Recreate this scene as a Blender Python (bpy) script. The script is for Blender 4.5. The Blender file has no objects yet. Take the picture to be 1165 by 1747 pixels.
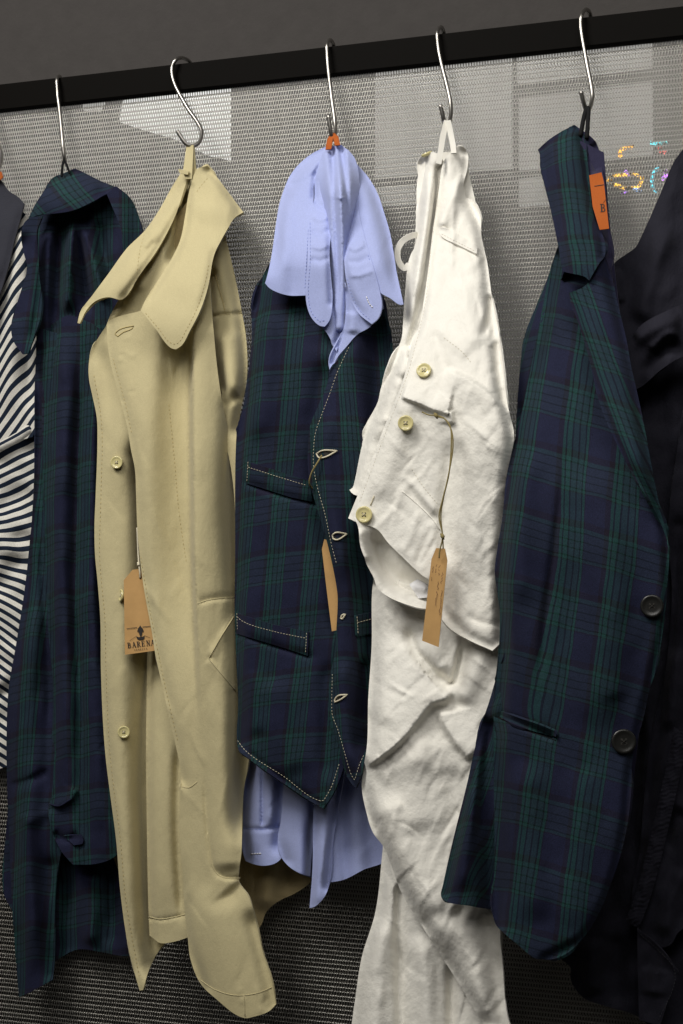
import bpy, math
import numpy as np
from mathutils import Vector
from mathutils.geometry import delaunay_2d_cdt

# ------------------------------------------------------------------ camera, world, lights, exposure
SC = bpy.context.scene
COL = SC.collection
F = 1747 * 50 / 36.0
YAW, PITCH = math.radians(18.0), math.atan((933 - 873.5) / F)
CAM = np.array([1.40 * math.sin(YAW), -1.40 * math.cos(YAW), 1.40])
cd = bpy.data.cameras.new('camera'); co = bpy.data.objects.new('camera', cd); COL.objects.link(co)
cd.sensor_fit = 'VERTICAL'; cd.sensor_height = 36; cd.lens = 50; cd.clip_start = 0.02; cd.clip_end = 100
co.location = CAM; co.rotation_euler = (math.pi / 2 + PITCH, 0, YAW)
SC.camera = co
W = bpy.data.worlds.new('World'); SC.world = W; W.use_nodes = True
W.node_tree.nodes['Background'].inputs[0].default_value = (1.0, 0.97, 0.92, 1)
W.node_tree.nodes['Background'].inputs[1].default_value = 0.022

def area(name, loc, target, size, power, col=(1, 0.968, 0.915), spread=125):
    l = bpy.data.lights.new(name, 'AREA'); l.shape = 'RECTANGLE'; l.size, l.size_y = size
    l.energy = power; l.color = col; l.spread = math.radians(spread)
    o = bpy.data.objects.new(name, l); COL.objects.link(o); o.location = loc
    o.rotation_euler = (Vector(target) - Vector(loc)).to_track_quat('-Z', 'Y').to_euler()
    return o
area('ceiling_light', (-0.60, -1.35, 3.0), (-0.05, 0.0, 1.78), (0.8, 0.6), 15.5)
area('ceiling_light', (0.80, -1.50, 3.0), (0.20, 0.0, 1.78), (0.8, 0.6), 5.5)
area('ceiling_light', (0.0, -2.3, 2.7), (0.0, 0.0, 1.60), (1.8, 0.6), 7.0)
SC.view_settings.view_transform = 'Standard'; SC.view_settings.look = 'None'
SC.view_settings.exposure = 0.06; SC.view_settings.gamma = 1.0; SC.view_settings.use_curve_mapping = False
SC.render.engine = 'CYCLES'
SC.cycles.use_denoising = True
try: SC.cycles.denoiser = 'OPENIMAGEDENOISE'
except Exception: pass
SC.cycles.max_bounces = 6; SC.cycles.diffuse_bounces = 3; SC.cycles.glossy_bounces = 3

# ------------------------------------------------------------------ mapping: photo point + distance in front of the rail -> world
_r = np.array([math.cos(YAW), math.sin(YAW), 0]); _f0 = np.array([-math.sin(YAW), math.cos(YAW), 0]); _z = np.array([0, 0, 1.0])
_f = _f0 * math.cos(PITCH) + _z * math.sin(PITCH); _u = -_f0 * math.sin(PITCH) + _z * math.cos(PITCH)
def PP(x, y, d):
    x = np.asarray(x, float); y = np.asarray(y, float); d = np.broadcast_to(np.asarray(d, float), x.shape)
    dr = _f + ((x - 582.5) / F)[..., None] * _r - ((y - 873.5) / F)[..., None] * _u
    t = (-d - CAM[1]) / dr[..., 1]
    return CAM + t[..., None] * dr
def P1(x, y, d): return PP(np.array([x]), np.array([y]), d)[0]

# ------------------------------------------------------------------ curves, noise, folds
def hermite(pts, step, closed=False, corner=48):
    p = np.array(pts, float); n = len(p); out = []
    def unit(v): return v / (np.linalg.norm(v) + 1e-9)
    idx = range(n) if closed else range(n - 1)
    tin, tout = [], []
    for i in range(n):
        a = p[(i - 1) % n] if (closed or i > 0) else p[i] * 2 - p[i + 1]
        b = p[(i + 1) % n] if (closed or i < n - 1) else p[i] * 2 - p[i - 1]
        d1, d2 = unit(p[i] - a), unit(b - p[i])
        ang = math.degrees(math.acos(max(-1, min(1, float(d1 @ d2)))))
        if ang > corner: tin.append(d1); tout.append(d2)
        else:
            t = unit(d1 + d2); tin.append(t); tout.append(t)
    for i in idx:
        j = (i + 1) % n; L = np.linalg.norm(p[j] - p[i]); k = max(1, int(round(L / step)))
        for q in range(k):
            s = q / k; s2, s3 = s * s, s * s * s
            out.append((2*s3-3*s2+1)*p[i] + (s3-2*s2+s)*L*tout[i] + (-2*s3+3*s2)*p[j] + (s3-s2)*L*tin[j])
    if not closed: out.append(p[-1])
    return np.array(out)

def inside(poly, x, y):
    c = np.zeros(x.shape, bool); n = len(poly)
    for i in range(n):
        x0, y0 = poly[i]; x1, y1 = poly[(i + 1) % n]
        if y0 == y1: continue
        m = (y0 > y) != (y1 > y)
        c ^= m & (x < (x1 - x0) * (y - y0) / (y1 - y0) + x0)
    return c

def polydist(line, x, y, closed=False):
    best = np.full(x.shape, 1e18); side = np.zeros(x.shape); par = np.zeros(x.shape)
    n = len(line); m = n if closed else n - 1
    for i in range(m):
        a = line[i]; b = line[(i + 1) % n]; dx, dy = b - a; L2 = dx * dx + dy * dy + 1e-12
        t = np.clip(((x - a[0]) * dx + (y - a[1]) * dy) / L2, 0, 1)
        ex, ey = x - a[0] - t * dx, y - a[1] - t * dy
        q = ex * ex + ey * ey; k = q < best
        best[k] = q[k]; side[k] = (dx * (y - a[1]) - dy * (x - a[0]))[k]; par[k] = ((i + t) / m)[k]
    return np.sqrt(best), side, par

def sstep(a, b, v):
    t = np.clip((np.asarray(v, float) - a) / (b - a), 0, 1); return t * t * (3 - 2 * t)

def pnoise(x, y, seed=0):
    xi = np.floor(x).astype(np.int64); yi = np.floor(y).astype(np.int64); xf, yf = x - xi, y - yi
    def g(ix, iy, fx, fy):
        h = (ix * 374761393 + iy * 668265263 + seed * 974634777) & 0xffffffff
        h = ((h ^ (h >> 13)) * 1274126177) & 0xffffffff; h = h ^ (h >> 16)
        a = (h & 1023) / 1023.0 * 2 * math.pi
        return np.cos(a) * fx + np.sin(a) * fy
    u = xf**3 * (xf * (xf * 6 - 15) + 10); v = yf**3 * (yf * (yf * 6 - 15) + 10)
    return ((g(xi, yi, xf, yf) * (1 - u) + g(xi+1, yi, xf-1, yf) * u) * (1 - v)
            + (g(xi, yi+1, xf, yf-1) * (1 - u) + g(xi+1, yi+1, xf-1, yf-1) * u) * v) * 1.4

class Fold:      # going down the picture: wl = width on the viewer's left, wr = on the viewer's right
    def __init__(s, pts, h, wl, wr=None, e0=.18, e1=.18):
        s.line = hermite(pts, 12, False, 70); s.h = h; s.wl = wl; s.wr = wr or wl; s.e0 = e0; s.e1 = e1
    def __call__(s, x, y):
        out = np.zeros(x.shape); R = 2.6 * max(s.wl, s.wr)
        lo = s.line.min(0) - R; hi = s.line.max(0) + R
        k = (x > lo[0]) & (x < hi[0]) & (y > lo[1]) & (y < hi[1])
        if not k.any(): return out
        d, sd, t = polydist(s.line, x[k], y[k])
        w = np.where(sd > 0, s.wl, s.wr)
        tp = (sstep(0, s.e0, t) if s.e0 else 1) * (sstep(0, s.e1, 1 - t) if s.e1 else 1)
        out[k] = s.h * np.exp(-(d / w) ** 2) * tp
        return out
    def extra(s):
        w = min(s.wl, s.wr)
        if w >= 11: return np.zeros((0, 2))
        t = np.gradient(s.line, axis=0); t /= np.linalg.norm(t, axis=1)[:, None] + 1e-9
        nrm = np.stack([t[:, 1], -t[:, 0]], 1)
        fine = []
        for i in range(len(s.line) - 1):
            for q in (0, .5):
                for o in (-1.6, -.9, -.4, 0, .4, .9, 1.6):
                    fine.append(s.line[i] * (1 - q) + s.line[i + 1] * q + nrm[i] * o * w)
        return np.array(fine)

# ------------------------------------------------------------------ node helpers and materials
def new_mat(name):
    m = bpy.data.materials.new(name); m.use_nodes = True; nt = m.node_tree
    b = nt.nodes['Principled BSDF']; return m, nt, b
def nd(nt, t, **kw):
    n = nt.nodes.new(t)
    for k, v in kw.items(): setattr(n, k, v)
    return n
def lk(nt, a, b): nt.links.new(a, b)
def math_n(nt, op, a, b=None):
    n = nd(nt, 'ShaderNodeMath', operation=op)
    for i, v in enumerate((a, b)):
        if v is None: continue
        if isinstance(v, (int, float)): n.inputs[i].default_value = v
        else: lk(nt, v, n.inputs[i])
    return n.outputs[0]
def ramp(nt, src, stops, interp='CONSTANT'):
    r = nd(nt, 'ShaderNodeValToRGB'); cr = r.color_ramp; cr.interpolation = interp
    while len(cr.elements) < len(stops): cr.elements.new(0.5)
    for e, (p, c) in zip(cr.elements, stops): e.position = p; e.color = (*c, 1)
    lk(nt, src, r.inputs[0]); return r.outputs[0]
def mix(nt, fac, a, b, mode='MIX'):
    n = nd(nt, 'ShaderNodeMix', data_type='RGBA', blend_type=mode)
    for i, v in ((0, fac), (6, a), (7, b)):
        if isinstance(v, (int, float)): n.inputs[i].default_value = v
        elif isinstance(v, tuple): n.inputs[i].default_value = (*v, 1)
        else: lk(nt, v, n.inputs[i])
    return n.outputs[2]
def noise(nt, vec, scale, detail=3, rough=.55, dist=0):
    n = nd(nt, 'ShaderNodeTexNoise'); n.inputs['Scale'].default_value = scale; n.inputs['Detail'].default_value = detail
    n.inputs['Roughness'].default_value = rough; n.inputs['Distortion'].default_value = dist
    if vec is not None: lk(nt, vec, n.inputs['Vector'])
    return n.outputs['Fac']
def bump(nt, b, hs):
    prev = None
    for h, dist, st in hs:
        n = nd(nt, 'ShaderNodeBump'); n.inputs['Distance'].default_value = dist; n.inputs['Strength'].default_value = st
        lk(nt, h, n.inputs['Height'])
        if prev is not None: lk(nt, prev, n.inputs['Normal'])
        prev = n.outputs[0]
    lk(nt, prev, b.inputs['Normal'])
def weave(nt, vec, sc):
    sx = nd(nt, 'ShaderNodeSeparateXYZ'); lk(nt, vec, sx.inputs[0])
    a = math_n(nt, 'SINE', math_n(nt, 'MULTIPLY', sx.outputs[0], sc))
    c = math_n(nt, 'SINE', math_n(nt, 'MULTIPLY', sx.outputs[1], sc))
    return math_n(nt, 'MULTIPLY', a, c)
def cloth(name, col, col2=None, rough=.85, sheen=.15, wr=.0012, wrs=38, fine=.0004, speck=.10, aniso=(1, .45, 1), fst=.7):
    m, nt, b = new_mat(name)
    uv = nd(nt, 'ShaderNodeTexCoord').outputs['UV']; ob = nd(nt, 'ShaderNodeTexCoord').outputs['Object']
    mp = nd(nt, 'ShaderNodeMapping'); lk(nt, uv, mp.inputs[0]); mp.inputs['Scale'].default_value = aniso
    n1 = noise(nt, mp.outputs[0], wrs * .1, 4); n2 = noise(nt, ob, 900, 2); n3 = noise(nt, ob, 14, 3)
    c = ramp(nt, n3, [(0.3, col), (0.7, col2 or tuple(v * .9 for v in col))], 'LINEAR')
    c = mix(nt, 1.0, c, ramp(nt, n2, [(0.25, (1 - speck,) * 3), (0.75, (1 + speck * .0,) * 3)], 'LINEAR'), 'MULTIPLY')
    lk(nt, c, b.inputs['Base Color'])
    b.inputs['Roughness'].default_value = rough; b.inputs['Specular IOR Level'].default_value = .25
    b.inputs['Sheen Weight'].default_value = sheen; b.inputs['Sheen Roughness'].default_value = .5
    bump(nt, b, [(n1, wr * 4, .55), (n2, fine * 1.4, fst)])
    return m
def plaid(name, gain=1.0):
    m, nt, b = new_mat(name)
    uvn = nd(nt, 'ShaderNodeTexCoord'); uv = uvn.outputs['UV']; ob = uvn.outputs['Object']
    dn = nd(nt, 'ShaderNodeTexNoise'); dn.inputs['Scale'].default_value = 2.2; lk(nt, uv, dn.inputs['Vector'])
    va = nd(nt, 'ShaderNodeVectorMath', operation='MULTIPLY_ADD'); lk(nt, dn.outputs['Color'], va.inputs[0])
    va.inputs[1].default_value = (.05, .05, 0); lk(nt, uv, va.inputs[2])
    sx = nd(nt, 'ShaderNodeSeparateXYZ'); lk(nt, va.outputs[0], sx.inputs[0])
    g = gain
    N = (.0165*g, .0195*g, .051*g); K = (.008*g, .008*g, .012*g); B = (.015*g, .012*g, .024*g)
    G = (.015*g, .074*g, .062*g); T = (.018*g, .052*g, .060*g); L = (.004*g, .012*g, .012*g)
    sett = [(0, N), (.40, B), (.50, G), (.55, L), (.578, G), (.66, L), (.69, T), (.785, L), (.815, T), (.905, L), (.933, G), (.98, B)]
    G2 = (.019*g, .050*g, .060*g); T2 = (.021*g, .034*g, .058*g)
    sett2 = [(0, N), (.40, B), (.50, G2), (.555, L), (.575, T2), (.685, L), (.705, T2), (.80, L), (.82, T2), (.92, L), (.94, G2), (.98, B)]
    fu = math_n(nt, 'FRACT', sx.outputs[0]); fv = math_n(nt, 'FRACT', sx.outputs[1])
    cw = ramp(nt, fu, sett); cf = ramp(nt, fv, sett2)
    c = mix(nt, .48, cw, cf)
    n2 = noise(nt, ob, 1400, 2); n3 = noise(nt, ob, 20, 3)
    c = mix(nt, 1.0, c, ramp(nt, n2, [(.3, (.62,) * 3), (.7, (1.25,) * 3)], 'LINEAR'), 'MULTIPLY')
    c = mix(nt, 1.0, c, ramp(nt, n3, [(.3, (.85,) * 3), (.7, (1.1,) * 3)], 'LINEAR'), 'MULTIPLY')
    lk(nt, c, b.inputs['Base Color'])
    b.inputs['Roughness'].default_value = .85; b.inputs['Specular IOR Level'].default_value = .15
    b.inputs['Sheen Weight'].default_value = .02
    n1 = noise(nt, uv, 3.0, 4)
    bump(nt, b, [(n1, .002, .3), (n2, .0004, .5)])
    return m
def striped(name):
    m, nt, b = new_mat(name)
    tc = nd(nt, 'ShaderNodeTexCoord'); sx = nd(nt, 'ShaderNodeSeparateXYZ'); lk(nt, tc.outputs['UV'], sx.inputs[0])
    f = math_n(nt, 'FRACT', sx.outputs[1])
    c = ramp(nt, f, [(0, (.72, .70, .64)), (.52, (.010, .018, .036)), (.985, (.72, .70, .64))])
    n2 = noise(nt, tc.outputs['Object'], 1100, 2)
    c = mix(nt, 1.0, c, ramp(nt, n2, [(.3, (.8,) * 3), (.7, (1.05,) * 3)], 'LINEAR'), 'MULTIPLY')
    lk(nt, c, b.inputs['Base Color']); b.inputs['Roughness'].default_value = .9; b.inputs['Specular IOR Level'].default_value = .2
    bump(nt, b, [(n2, .0005, .5)])
    return m
def plain(name, col, rough=.5, metal=0.0, spec=.5, emit=0, bumps=None, var=.0):
    m, nt, b = new_mat(name)
    ob = nd(nt, 'ShaderNodeTexCoord').outputs['Object']
    n3 = noise(nt, ob, 60, 4)
    c = ramp(nt, n3, [(.3, tuple(v * (1 - var) for v in col)), (.7, tuple(v * (1 + var) for v in col))], 'LINEAR')
    lk(nt, c, b.inputs['Base Color'])
    b.inputs['Roughness'].default_value = rough; b.inputs['Metallic'].default_value = metal; b.inputs['Specular IOR Level'].default_value = spec
    if emit:
        b.inputs['Emission Color'].default_value = (*col, 1); b.inputs['Emission Strength'].default_value = emit
    if bumps:
        n = noise(nt, ob, bumps[0], 4); bump(nt, b, [(n, bumps[1], bumps[2])])
    return m
M = dict(
    beige=cloth('beige_cotton', (.575, .505, .29), (.55, .48, .275), wr=.0008, wrs=30, fst=.35, speck=.10),
    olive=cloth('beige_cotton_lining', (.50, .40, .21), wr=.0007),
    blue=cloth('blue_oxford', (.40, .455, .76), (.375, .43, .73), wr=.0004, wrs=34, fst=.35, speck=.14),
    white=cloth('white_linen', (.85, .83, .765), (.83, .805, .735), wr=.0008, wrs=46, fst=.25, speck=.03, aniso=(1, .8, 1)),
    whitelab=cloth('white_satin_label', (.86, .86, .88), wr=.0002),
    navy=cloth('navy_cotton', (.014, .0135, .023), (.010, .010, .018), wr=.0016, wrs=30, sheen=.03),
    lining=cloth('navy_lining', (.022, .020, .055), wr=.0010),
    char=cloth('charcoal_jersey', (.027, .028, .040), wr=.0006),
    plaid=plaid('green_navy_tartan', .77),
    stripe=striped('striped_jersey'),
    steel=plain('brushed_steel', (.36, .345, .32), .33, 1.0, var=.05),
    wire=plain('mesh_wire', (.50, .485, .45), .38, 1.0, var=.06),
    rail=plain('black_lacquered_steel', (.004, .0035, .003), .6, 0, .03),
    wall=plain('dark_grey_plaster', (.048, .044, .042), .9, 0, .2, bumps=(120, .002, .25), var=.05),
    back=plain('unlit_backdrop', (.035, .032, .03), .9, 0, .2),
    kraft=plain('kraft_card', (.50, .30, .12), .85, 0, .2, bumps=(700, .0003, .3), var=.08),
    ink=plain('black_ink', (.018, .014, .012), .7),
    brownink=plain('brown_ink', (.16, .08, .04), .8),
    horn=plain('yellow_horn_button', (.64, .57, .28), .13, 0, .6, var=.08),
    blackb=plain('black_button', (.010, .010, .009), .32, 0, .5),
    hole=plain('button_hole_shadow', (.02, .018, .015), .9),
    thread=plain('ecru_thread', (.66, .60, .45), .9, 0, .2),
    beigethread=plain('beige_thread', (.44, .35, .16), .9, 0, .2),
    whitethread=plain('cream_thread', (.62, .58, .47), .9, 0, .2),
    bluethread=plain('pale_blue_thread', (.28, .34, .66), .9, 0, .2),
    olivecord=plain('olive_cord', (.26, .21, .09), .9, 0, .2),
    orange=cloth('orange_label', (.43, .10, .013), wr=.0003),
    blackcord=plain('black_cord', (.008, .008, .009), .85, 0, .2),
)

# ------------------------------------------------------------------ object helpers
def put(name, me, mat=None, parent=None):
    o = bpy.data.objects.new(name, me); COL.objects.link(o)
    if mat is not None: me.materials.append(mat)
    if parent is not None: o.parent = parent; o.matrix_parent_inverse = parent.matrix_world.inverted()
    return o
def mesh(name, v, f, smooth=True):
    me = bpy.data.meshes.new(name); me.from_pydata([tuple(map(float, a)) for a in v], [], f); me.update()
    if smooth: me.polygons.foreach_set('use_smooth', [True] * len(me.polygons))
    return me
def thing(name, label, cat, loc, group=None):
    o = bpy.data.objects.new(name, None); COL.objects.link(o); o.empty_display_size = .02
    o.location = loc; o['label'] = label; o['category'] = cat
    if group: o['group'] = group
    bpy.context.view_layer.update()
    return o
def tag(o, label, cat, group=None):
    o['label'] = label; o['category'] = cat
    if group: o['group'] = group
def box_mesh(name, x0, x1, y0, y1, z0, z1):
    v = [(x, y, z) for z in (z0, z1) for y in (y0, y1) for x in (x0, x1)]
    return mesh(name, v, [(0, 2, 3, 1), (4, 5, 7, 6), (0, 1, 5, 4), (2, 6, 7, 3), (0, 4, 6, 2), (1, 3, 7, 5)], False)
def tube_data(pts, r, n=8, cap=True):
    p = np.array(pts, float); m = len(p); t = np.gradient(p, axis=0); t /= np.linalg.norm(t, axis=1)[:, None] + 1e-12
    rr = np.broadcast_to(np.asarray(r, float), (m,)); v = []; f = []
    up = np.array([0.31, -.9, .29]); a = np.cross(t[0], up); a /= np.linalg.norm(a)
    for i in range(m):
        a = a - t[i] * (a @ t[i]); a /= np.linalg.norm(a) + 1e-12; b = np.cross(t[i], a)
        for k in range(n):
            q = 2 * math.pi * k / n; v.append(p[i] + rr[i] * (math.cos(q) * a + math.sin(q) * b))
    for i in range(m - 1):
        for k in range(n):
            f.append((i*n+k, i*n+(k+1) % n, (i+1)*n+(k+1) % n, (i+1)*n+k))
    if cap: f.append(tuple(range(n))[::-1]); f.append(tuple((m-1)*n+k for k in range(n)))
    return v, f
def smooth3(pts, k=6):
    p = np.array(pts, float); out = []
    q = np.vstack([2*p[0]-p[1], p, 2*p[-1]-p[-2]])
    for i in range(1, len(q) - 2):
        for s in range(k):
            t = s / k
            out.append(.5*((2*q[i]) + (-q[i-1]+q[i+1])*t + (2*q[i-1]-5*q[i]+4*q[i+1]-q[i+2])*t*t + (-q[i-1]+3*q[i]-3*q[i+1]+q[i+2])*t**3))
    out.append(p[-1]); return np.array(out)
def tube(name, pts, r, mat, parent=None, n=8, k=6):
    v, f = tube_data(smooth3(pts, k) if k else pts, r, n)
    return put(name, mesh(name, v, f), mat, parent)
def ptube(name, pxd, r, mat, parent=None, n=8, k=6):      # points (x, y, distance)
    a = np.array(pxd, float); return tube(name, PP(a[:, 0], a[:, 1], a[:, 2]), r, mat, parent, n, k)

# ------------------------------------------------------------------ a piece of cloth: outline, rest distance, folds
class Cloth:
    def __init__(s, name, outline, base, folds=(), mat=None, parent=None, step=5, thick=.0013, noise=(), uv=None, corner=48, edge=0, smooth=True):
        s.folds = [Fold(*a) if isinstance(a, tuple) else a for a in folds]; s.base = base; s.noise = noise; s.name = name; s.parent = parent
        b = hermite(outline, step, True, corner) if smooth else hermite(outline, step, True, 0)
        s.poly = b; s.edge = edge
        x0, y0 = b.min(0); x1, y1 = b.max(0); x0 = max(x0, -90); 
        pts = []; row = 0; y = y0 + step * .5; h = step * .88
        while y < y1:
            xs = np.arange(x0 + (step * .5 if row % 2 else 0), x1, step); pts.append(np.stack([xs, np.full_like(xs, y)], 1)); y += h; row += 1
        g = np.vstack(pts); e = [f.extra() for f in s.folds]; g = np.vstack([g] + e)
        k = inside(b, g[:, 0], g[:, 1]); g = g[k]
        d, _, _ = polydist(b, g[:, 0], g[:, 1], True); g = g[d > step * .45]
        al = np.vstack([b, g]); nb = len(b)
        res = delaunay_2d_cdt([Vector((float(a), float(c))) for a, c in al], [(i, (i + 1) % nb) for i in range(nb)], [], 1, 1e-4)
        v2 = np.array([(a.x, a.y) for a in res[0]]); tris = [tuple(t) for t in res[2]]
        x, y = v2[:, 0], v2[:, 1]; dd = s.depth(x, y); w = PP(x, y, dd)
        a, bb, c = (v2[tris[0][i]] for i in range(3))
        if (bb[0]-a[0])*(c[1]-a[1]) - (bb[1]-a[1])*(c[0]-a[0]) > 0: tris = [t[::-1] for t in tris]
        me = mesh(name, w, tris)
        db = dd - (s.base(x, y) if callable(s.base) else s.base); xu = x + .35 * db / .00058; yu = y + .2 * db / .00058     # cloth runs over its folds
        if uv is None: uu, vv = xu / 100, yu / 100
        else: uu, vv = uv(xu, yu)
        lay = me.uv_layers.new(name='UVMap'); li = np.zeros(len(me.loops), np.int32); me.loops.foreach_get('vertex_index', li)
        lay.data.foreach_set('uv', np.stack([uu[li], vv[li]], 1).astype(np.float32).ravel())
        cnt = {}
        for t in tris:
            for i in range(3):
                q = tuple(sorted((t[i], t[(i+1) % 3]))); cnt[q] = cnt.get(q, 0) + 1
        sh = me.attributes.new('sharp_edge', 'BOOLEAN', 'EDGE')
        ev = np.zeros(len(me.edges) * 2, np.int32); me.edges.foreach_get('vertices', ev); ev = ev.reshape(-1, 2)
        sh.data.foreach_set('value', [cnt.get((min(p), max(p)), 2) == 1 for p in map(tuple, ev)])
        s.ob = put(name, me, mat, parent)
        mo = s.ob.modifiers.new('thickness', 'SOLIDIFY'); mo.thickness = thick; mo.offset = -1
    def depth(s, x, y):
        x = np.atleast_1d(np.asarray(x, float)); y = np.atleast_1d(np.asarray(y, float))
        d = s.base(x, y) if callable(s.base) else np.full(x.shape, float(s.base))
        d = d + np.zeros(x.shape)
        for f in s.folds: d += f(x, y)
        for i, (amp, sx, sy, *rot) in enumerate(s.noise):
            a = math.radians(rot[0]) if rot else 0
            xr, yr = x*math.cos(a)+y*math.sin(a), -x*math.sin(a)+y*math.cos(a)
            q = pnoise(xr / sx + 7.3 * i, yr / sy, len(s.name) * 7 + i + int(s.poly[0][0]))
            d += amp * (1 - 2 * np.sqrt(q * q + .004)) if len(rot) > 1 else amp * q
        if s.edge:
            amp, w = s.edge; e, _, _ = polydist(s.poly, x, y, True); t = np.clip(e / w, 0, 1)
            d -= amp * (1 - np.sqrt(np.clip(1 - (1 - t) ** 2, 0, 1)))
        return d
    def at(s, x, y, off=0): return P1(x, y, float(s.depth(x, y)[0]) + off)
    def line(s, pts, off=.0006, step=4):
        l = hermite(pts, step, False, 60); return PP(l[:, 0], l[:, 1], s.depth(l[:, 0], l[:, 1]) + off)
    def stitches(s, pts, mat, dash=5.0, gap=3.0, r=.00042, off=.0004, name='stitching'):
        l = hermite(pts, 1.0, False, 60); seg = np.r_[0, np.cumsum(np.linalg.norm(np.diff(l, axis=0), axis=1))]
        v, f = [], []; q = 0.0
        while q + dash < seg[-1]:
            px = np.interp([q, q+dash*.5, q+dash], seg, l[:, 0]); py = np.interp([q, q+dash*.5, q+dash], seg, l[:, 1])
            w = PP(px, py, s.depth(px, py) + np.array([off*.2, off, off*.2])); a, b = tube_data(w, [r*.6, r, r*.6], 4)
            n = len(v); v += a; f += [tuple(i + n for i in t) for t in b]; q += dash + gap
        o = put(name, mesh(name, v, f), mat, s.parent); o['kind'] = 'stuff'; return o
    def seam(s, pts, r, mat, name='seam', off=.0002):
        return tube(name, s.line(pts, off, 6), r, mat, s.parent, 6, 0)
    def button(s, x, y, rpx, mat, off=.0022, holes=4, tilt=None, parent=None):
        e = 9.0; c = s.at(x, y, off); ax = s.at(x+e, y) - s.at(x-e, y); az = s.at(x, y-e) - s.at(x, y+e)
        n = np.cross(ax, az); n /= np.linalg.norm(n); n = -n if n[1] > 0 else n
        n = n * .6 + np.array([.1, -.5, .05]) * .8 if tilt is None else np.array(tilt, float); n /= np.linalg.norm(n)
        R = rpx * .00055; u = np.cross(n, (0, 0, 1)); u /= np.linalg.norm(u); w = np.cross(u, n)
        prof = [(0, -.0016), (.75, -.0016), (.97, -.0006), (1.0, .0004), (.97, .0011), (.88, .0014), (.76, .0012), (.66, .0008), (.45, .0007), (0, .0007)]
        N = 28; v = []; f = []
        for a, h in prof:
            for k in range(N):
                q = 2*math.pi*k/N; v.append(c + R*a*(math.cos(q)*u + math.sin(q)*w) + n*h)
        for i in range(len(prof)-1):
            for k in range(N): f.append((i*N+k, i*N+(k+1) % N, (i+1)*N+(k+1) % N, (i+1)*N+k))
        b = put('button', mesh('button', v, f), mat, parent or s.parent)
        for k in range(holes):
            q = math.pi/4 + math.pi/2*k; hc = c + R*.24*(math.cos(q)*u + math.sin(q)*w) + n*.00085
            vv = [hc + R*.10*(math.cos(t)*u + math.sin(t)*w) for t in np.linspace(0, 2*math.pi, 9)[:-1]]
            put('button_hole', mesh('button_hole', vv, [tuple(range(8))]), M['hole'], b)
        if holes:
            v, f = [], []
            for q in (math.pi/4, math.pi*3/4):
                a = [c + R*.26*sg*(math.cos(q)*u + math.sin(q)*w) + n*.0009 for sg in (-1, 0, 1)]; a[1] = a[1] + n*.0004
                t1, t2 = tube_data(a, .0003, 5); m = len(v); v += t1; f += [tuple(i+m for i in t) for t in t2]
            put('button_thread', mesh('button_thread', v, f), M['hole'] if mat is M['blackb'] else M['thread'], b)
        return b
def creases(n, box, seed, h=.0006, w=(3, 5), L=(30, 100), ang=(-35, 35), spread=25):      # fine sharp creases pressed into a cloth
    r = np.random.RandomState(seed); out = []
    for i in range(n):
        x, y = r.uniform(box[0], box[2]), r.uniform(box[1], box[3]); a = math.radians(90 + r.choice(ang) + r.uniform(-spread, spread)); l = r.uniform(*L) / 2; b = r.uniform(-.22, .22) * l
        dx, dy = math.cos(a), math.sin(a)
        out.append(Fold([(x - dx*l, y - dy*l), (x - dy*b, y + dx*b), (x + dx*l, y + dy*l)], h * r.choice([-1, 1]) * r.uniform(.4, 1.2), r.uniform(*w), r.uniform(*w) * 1.8, .4, .4))
    return out
def ss(d0, d1, y0, y1):       # rest distance that grows from the hook downwards
    return lambda x, y: d0 + (d1 - d0) * sstep(y0, y1, y)
def grain(pu, pv, lean=0, slope=0, ou=0, ov=0, bend=0, yc=900):
    return lambda x, y: ((x + lean * (y - yc) + bend * ((y - yc) / 100) ** 2 - ou) / pu, (y + slope * (x - 580) - ov) / pv)
# ------------------------------------------------------------------ setting: wall above the rail, rail, wire mesh, added glow panels behind it
zt, zb = float(P1(582, 77, 0)[2]), float(P1(582, 124, 0)[2])
def struct(o): o['kind'] = 'structure'; return o
struct(put('wall', box_mesh('wall', -2.6, 2.6, .046, .056, zb + .020, 3.2), M['wall']))
struct(put('back_wall', box_mesh('back_wall', -2.6, 2.6, 1.15, 1.25, 0, 3.2), M['back']))
struct(put('floor', box_mesh('floor', -2.6, 2.6, -3.0, 1.15, -.06, 0), M['back']))

def bevel_box(name, x0, x1, y0, y1, z0, z1, b, mat, parent=None):
    o = put(name, box_mesh(name, x0, x1, y0, y1, z0, z1), mat, parent)
    m = o.modifiers.new('bevel', 'BEVEL'); m.width = b; m.segments = 3; return o
rl = thing('hanging_rail', 'flat black steel rail running across the top, carrying the hooks', 'rail', (0, .006, zb))
bevel_box('bar', -1.6, 1.6, 0, .012, zb, zt, .0008, M['rail'], rl)

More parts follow.
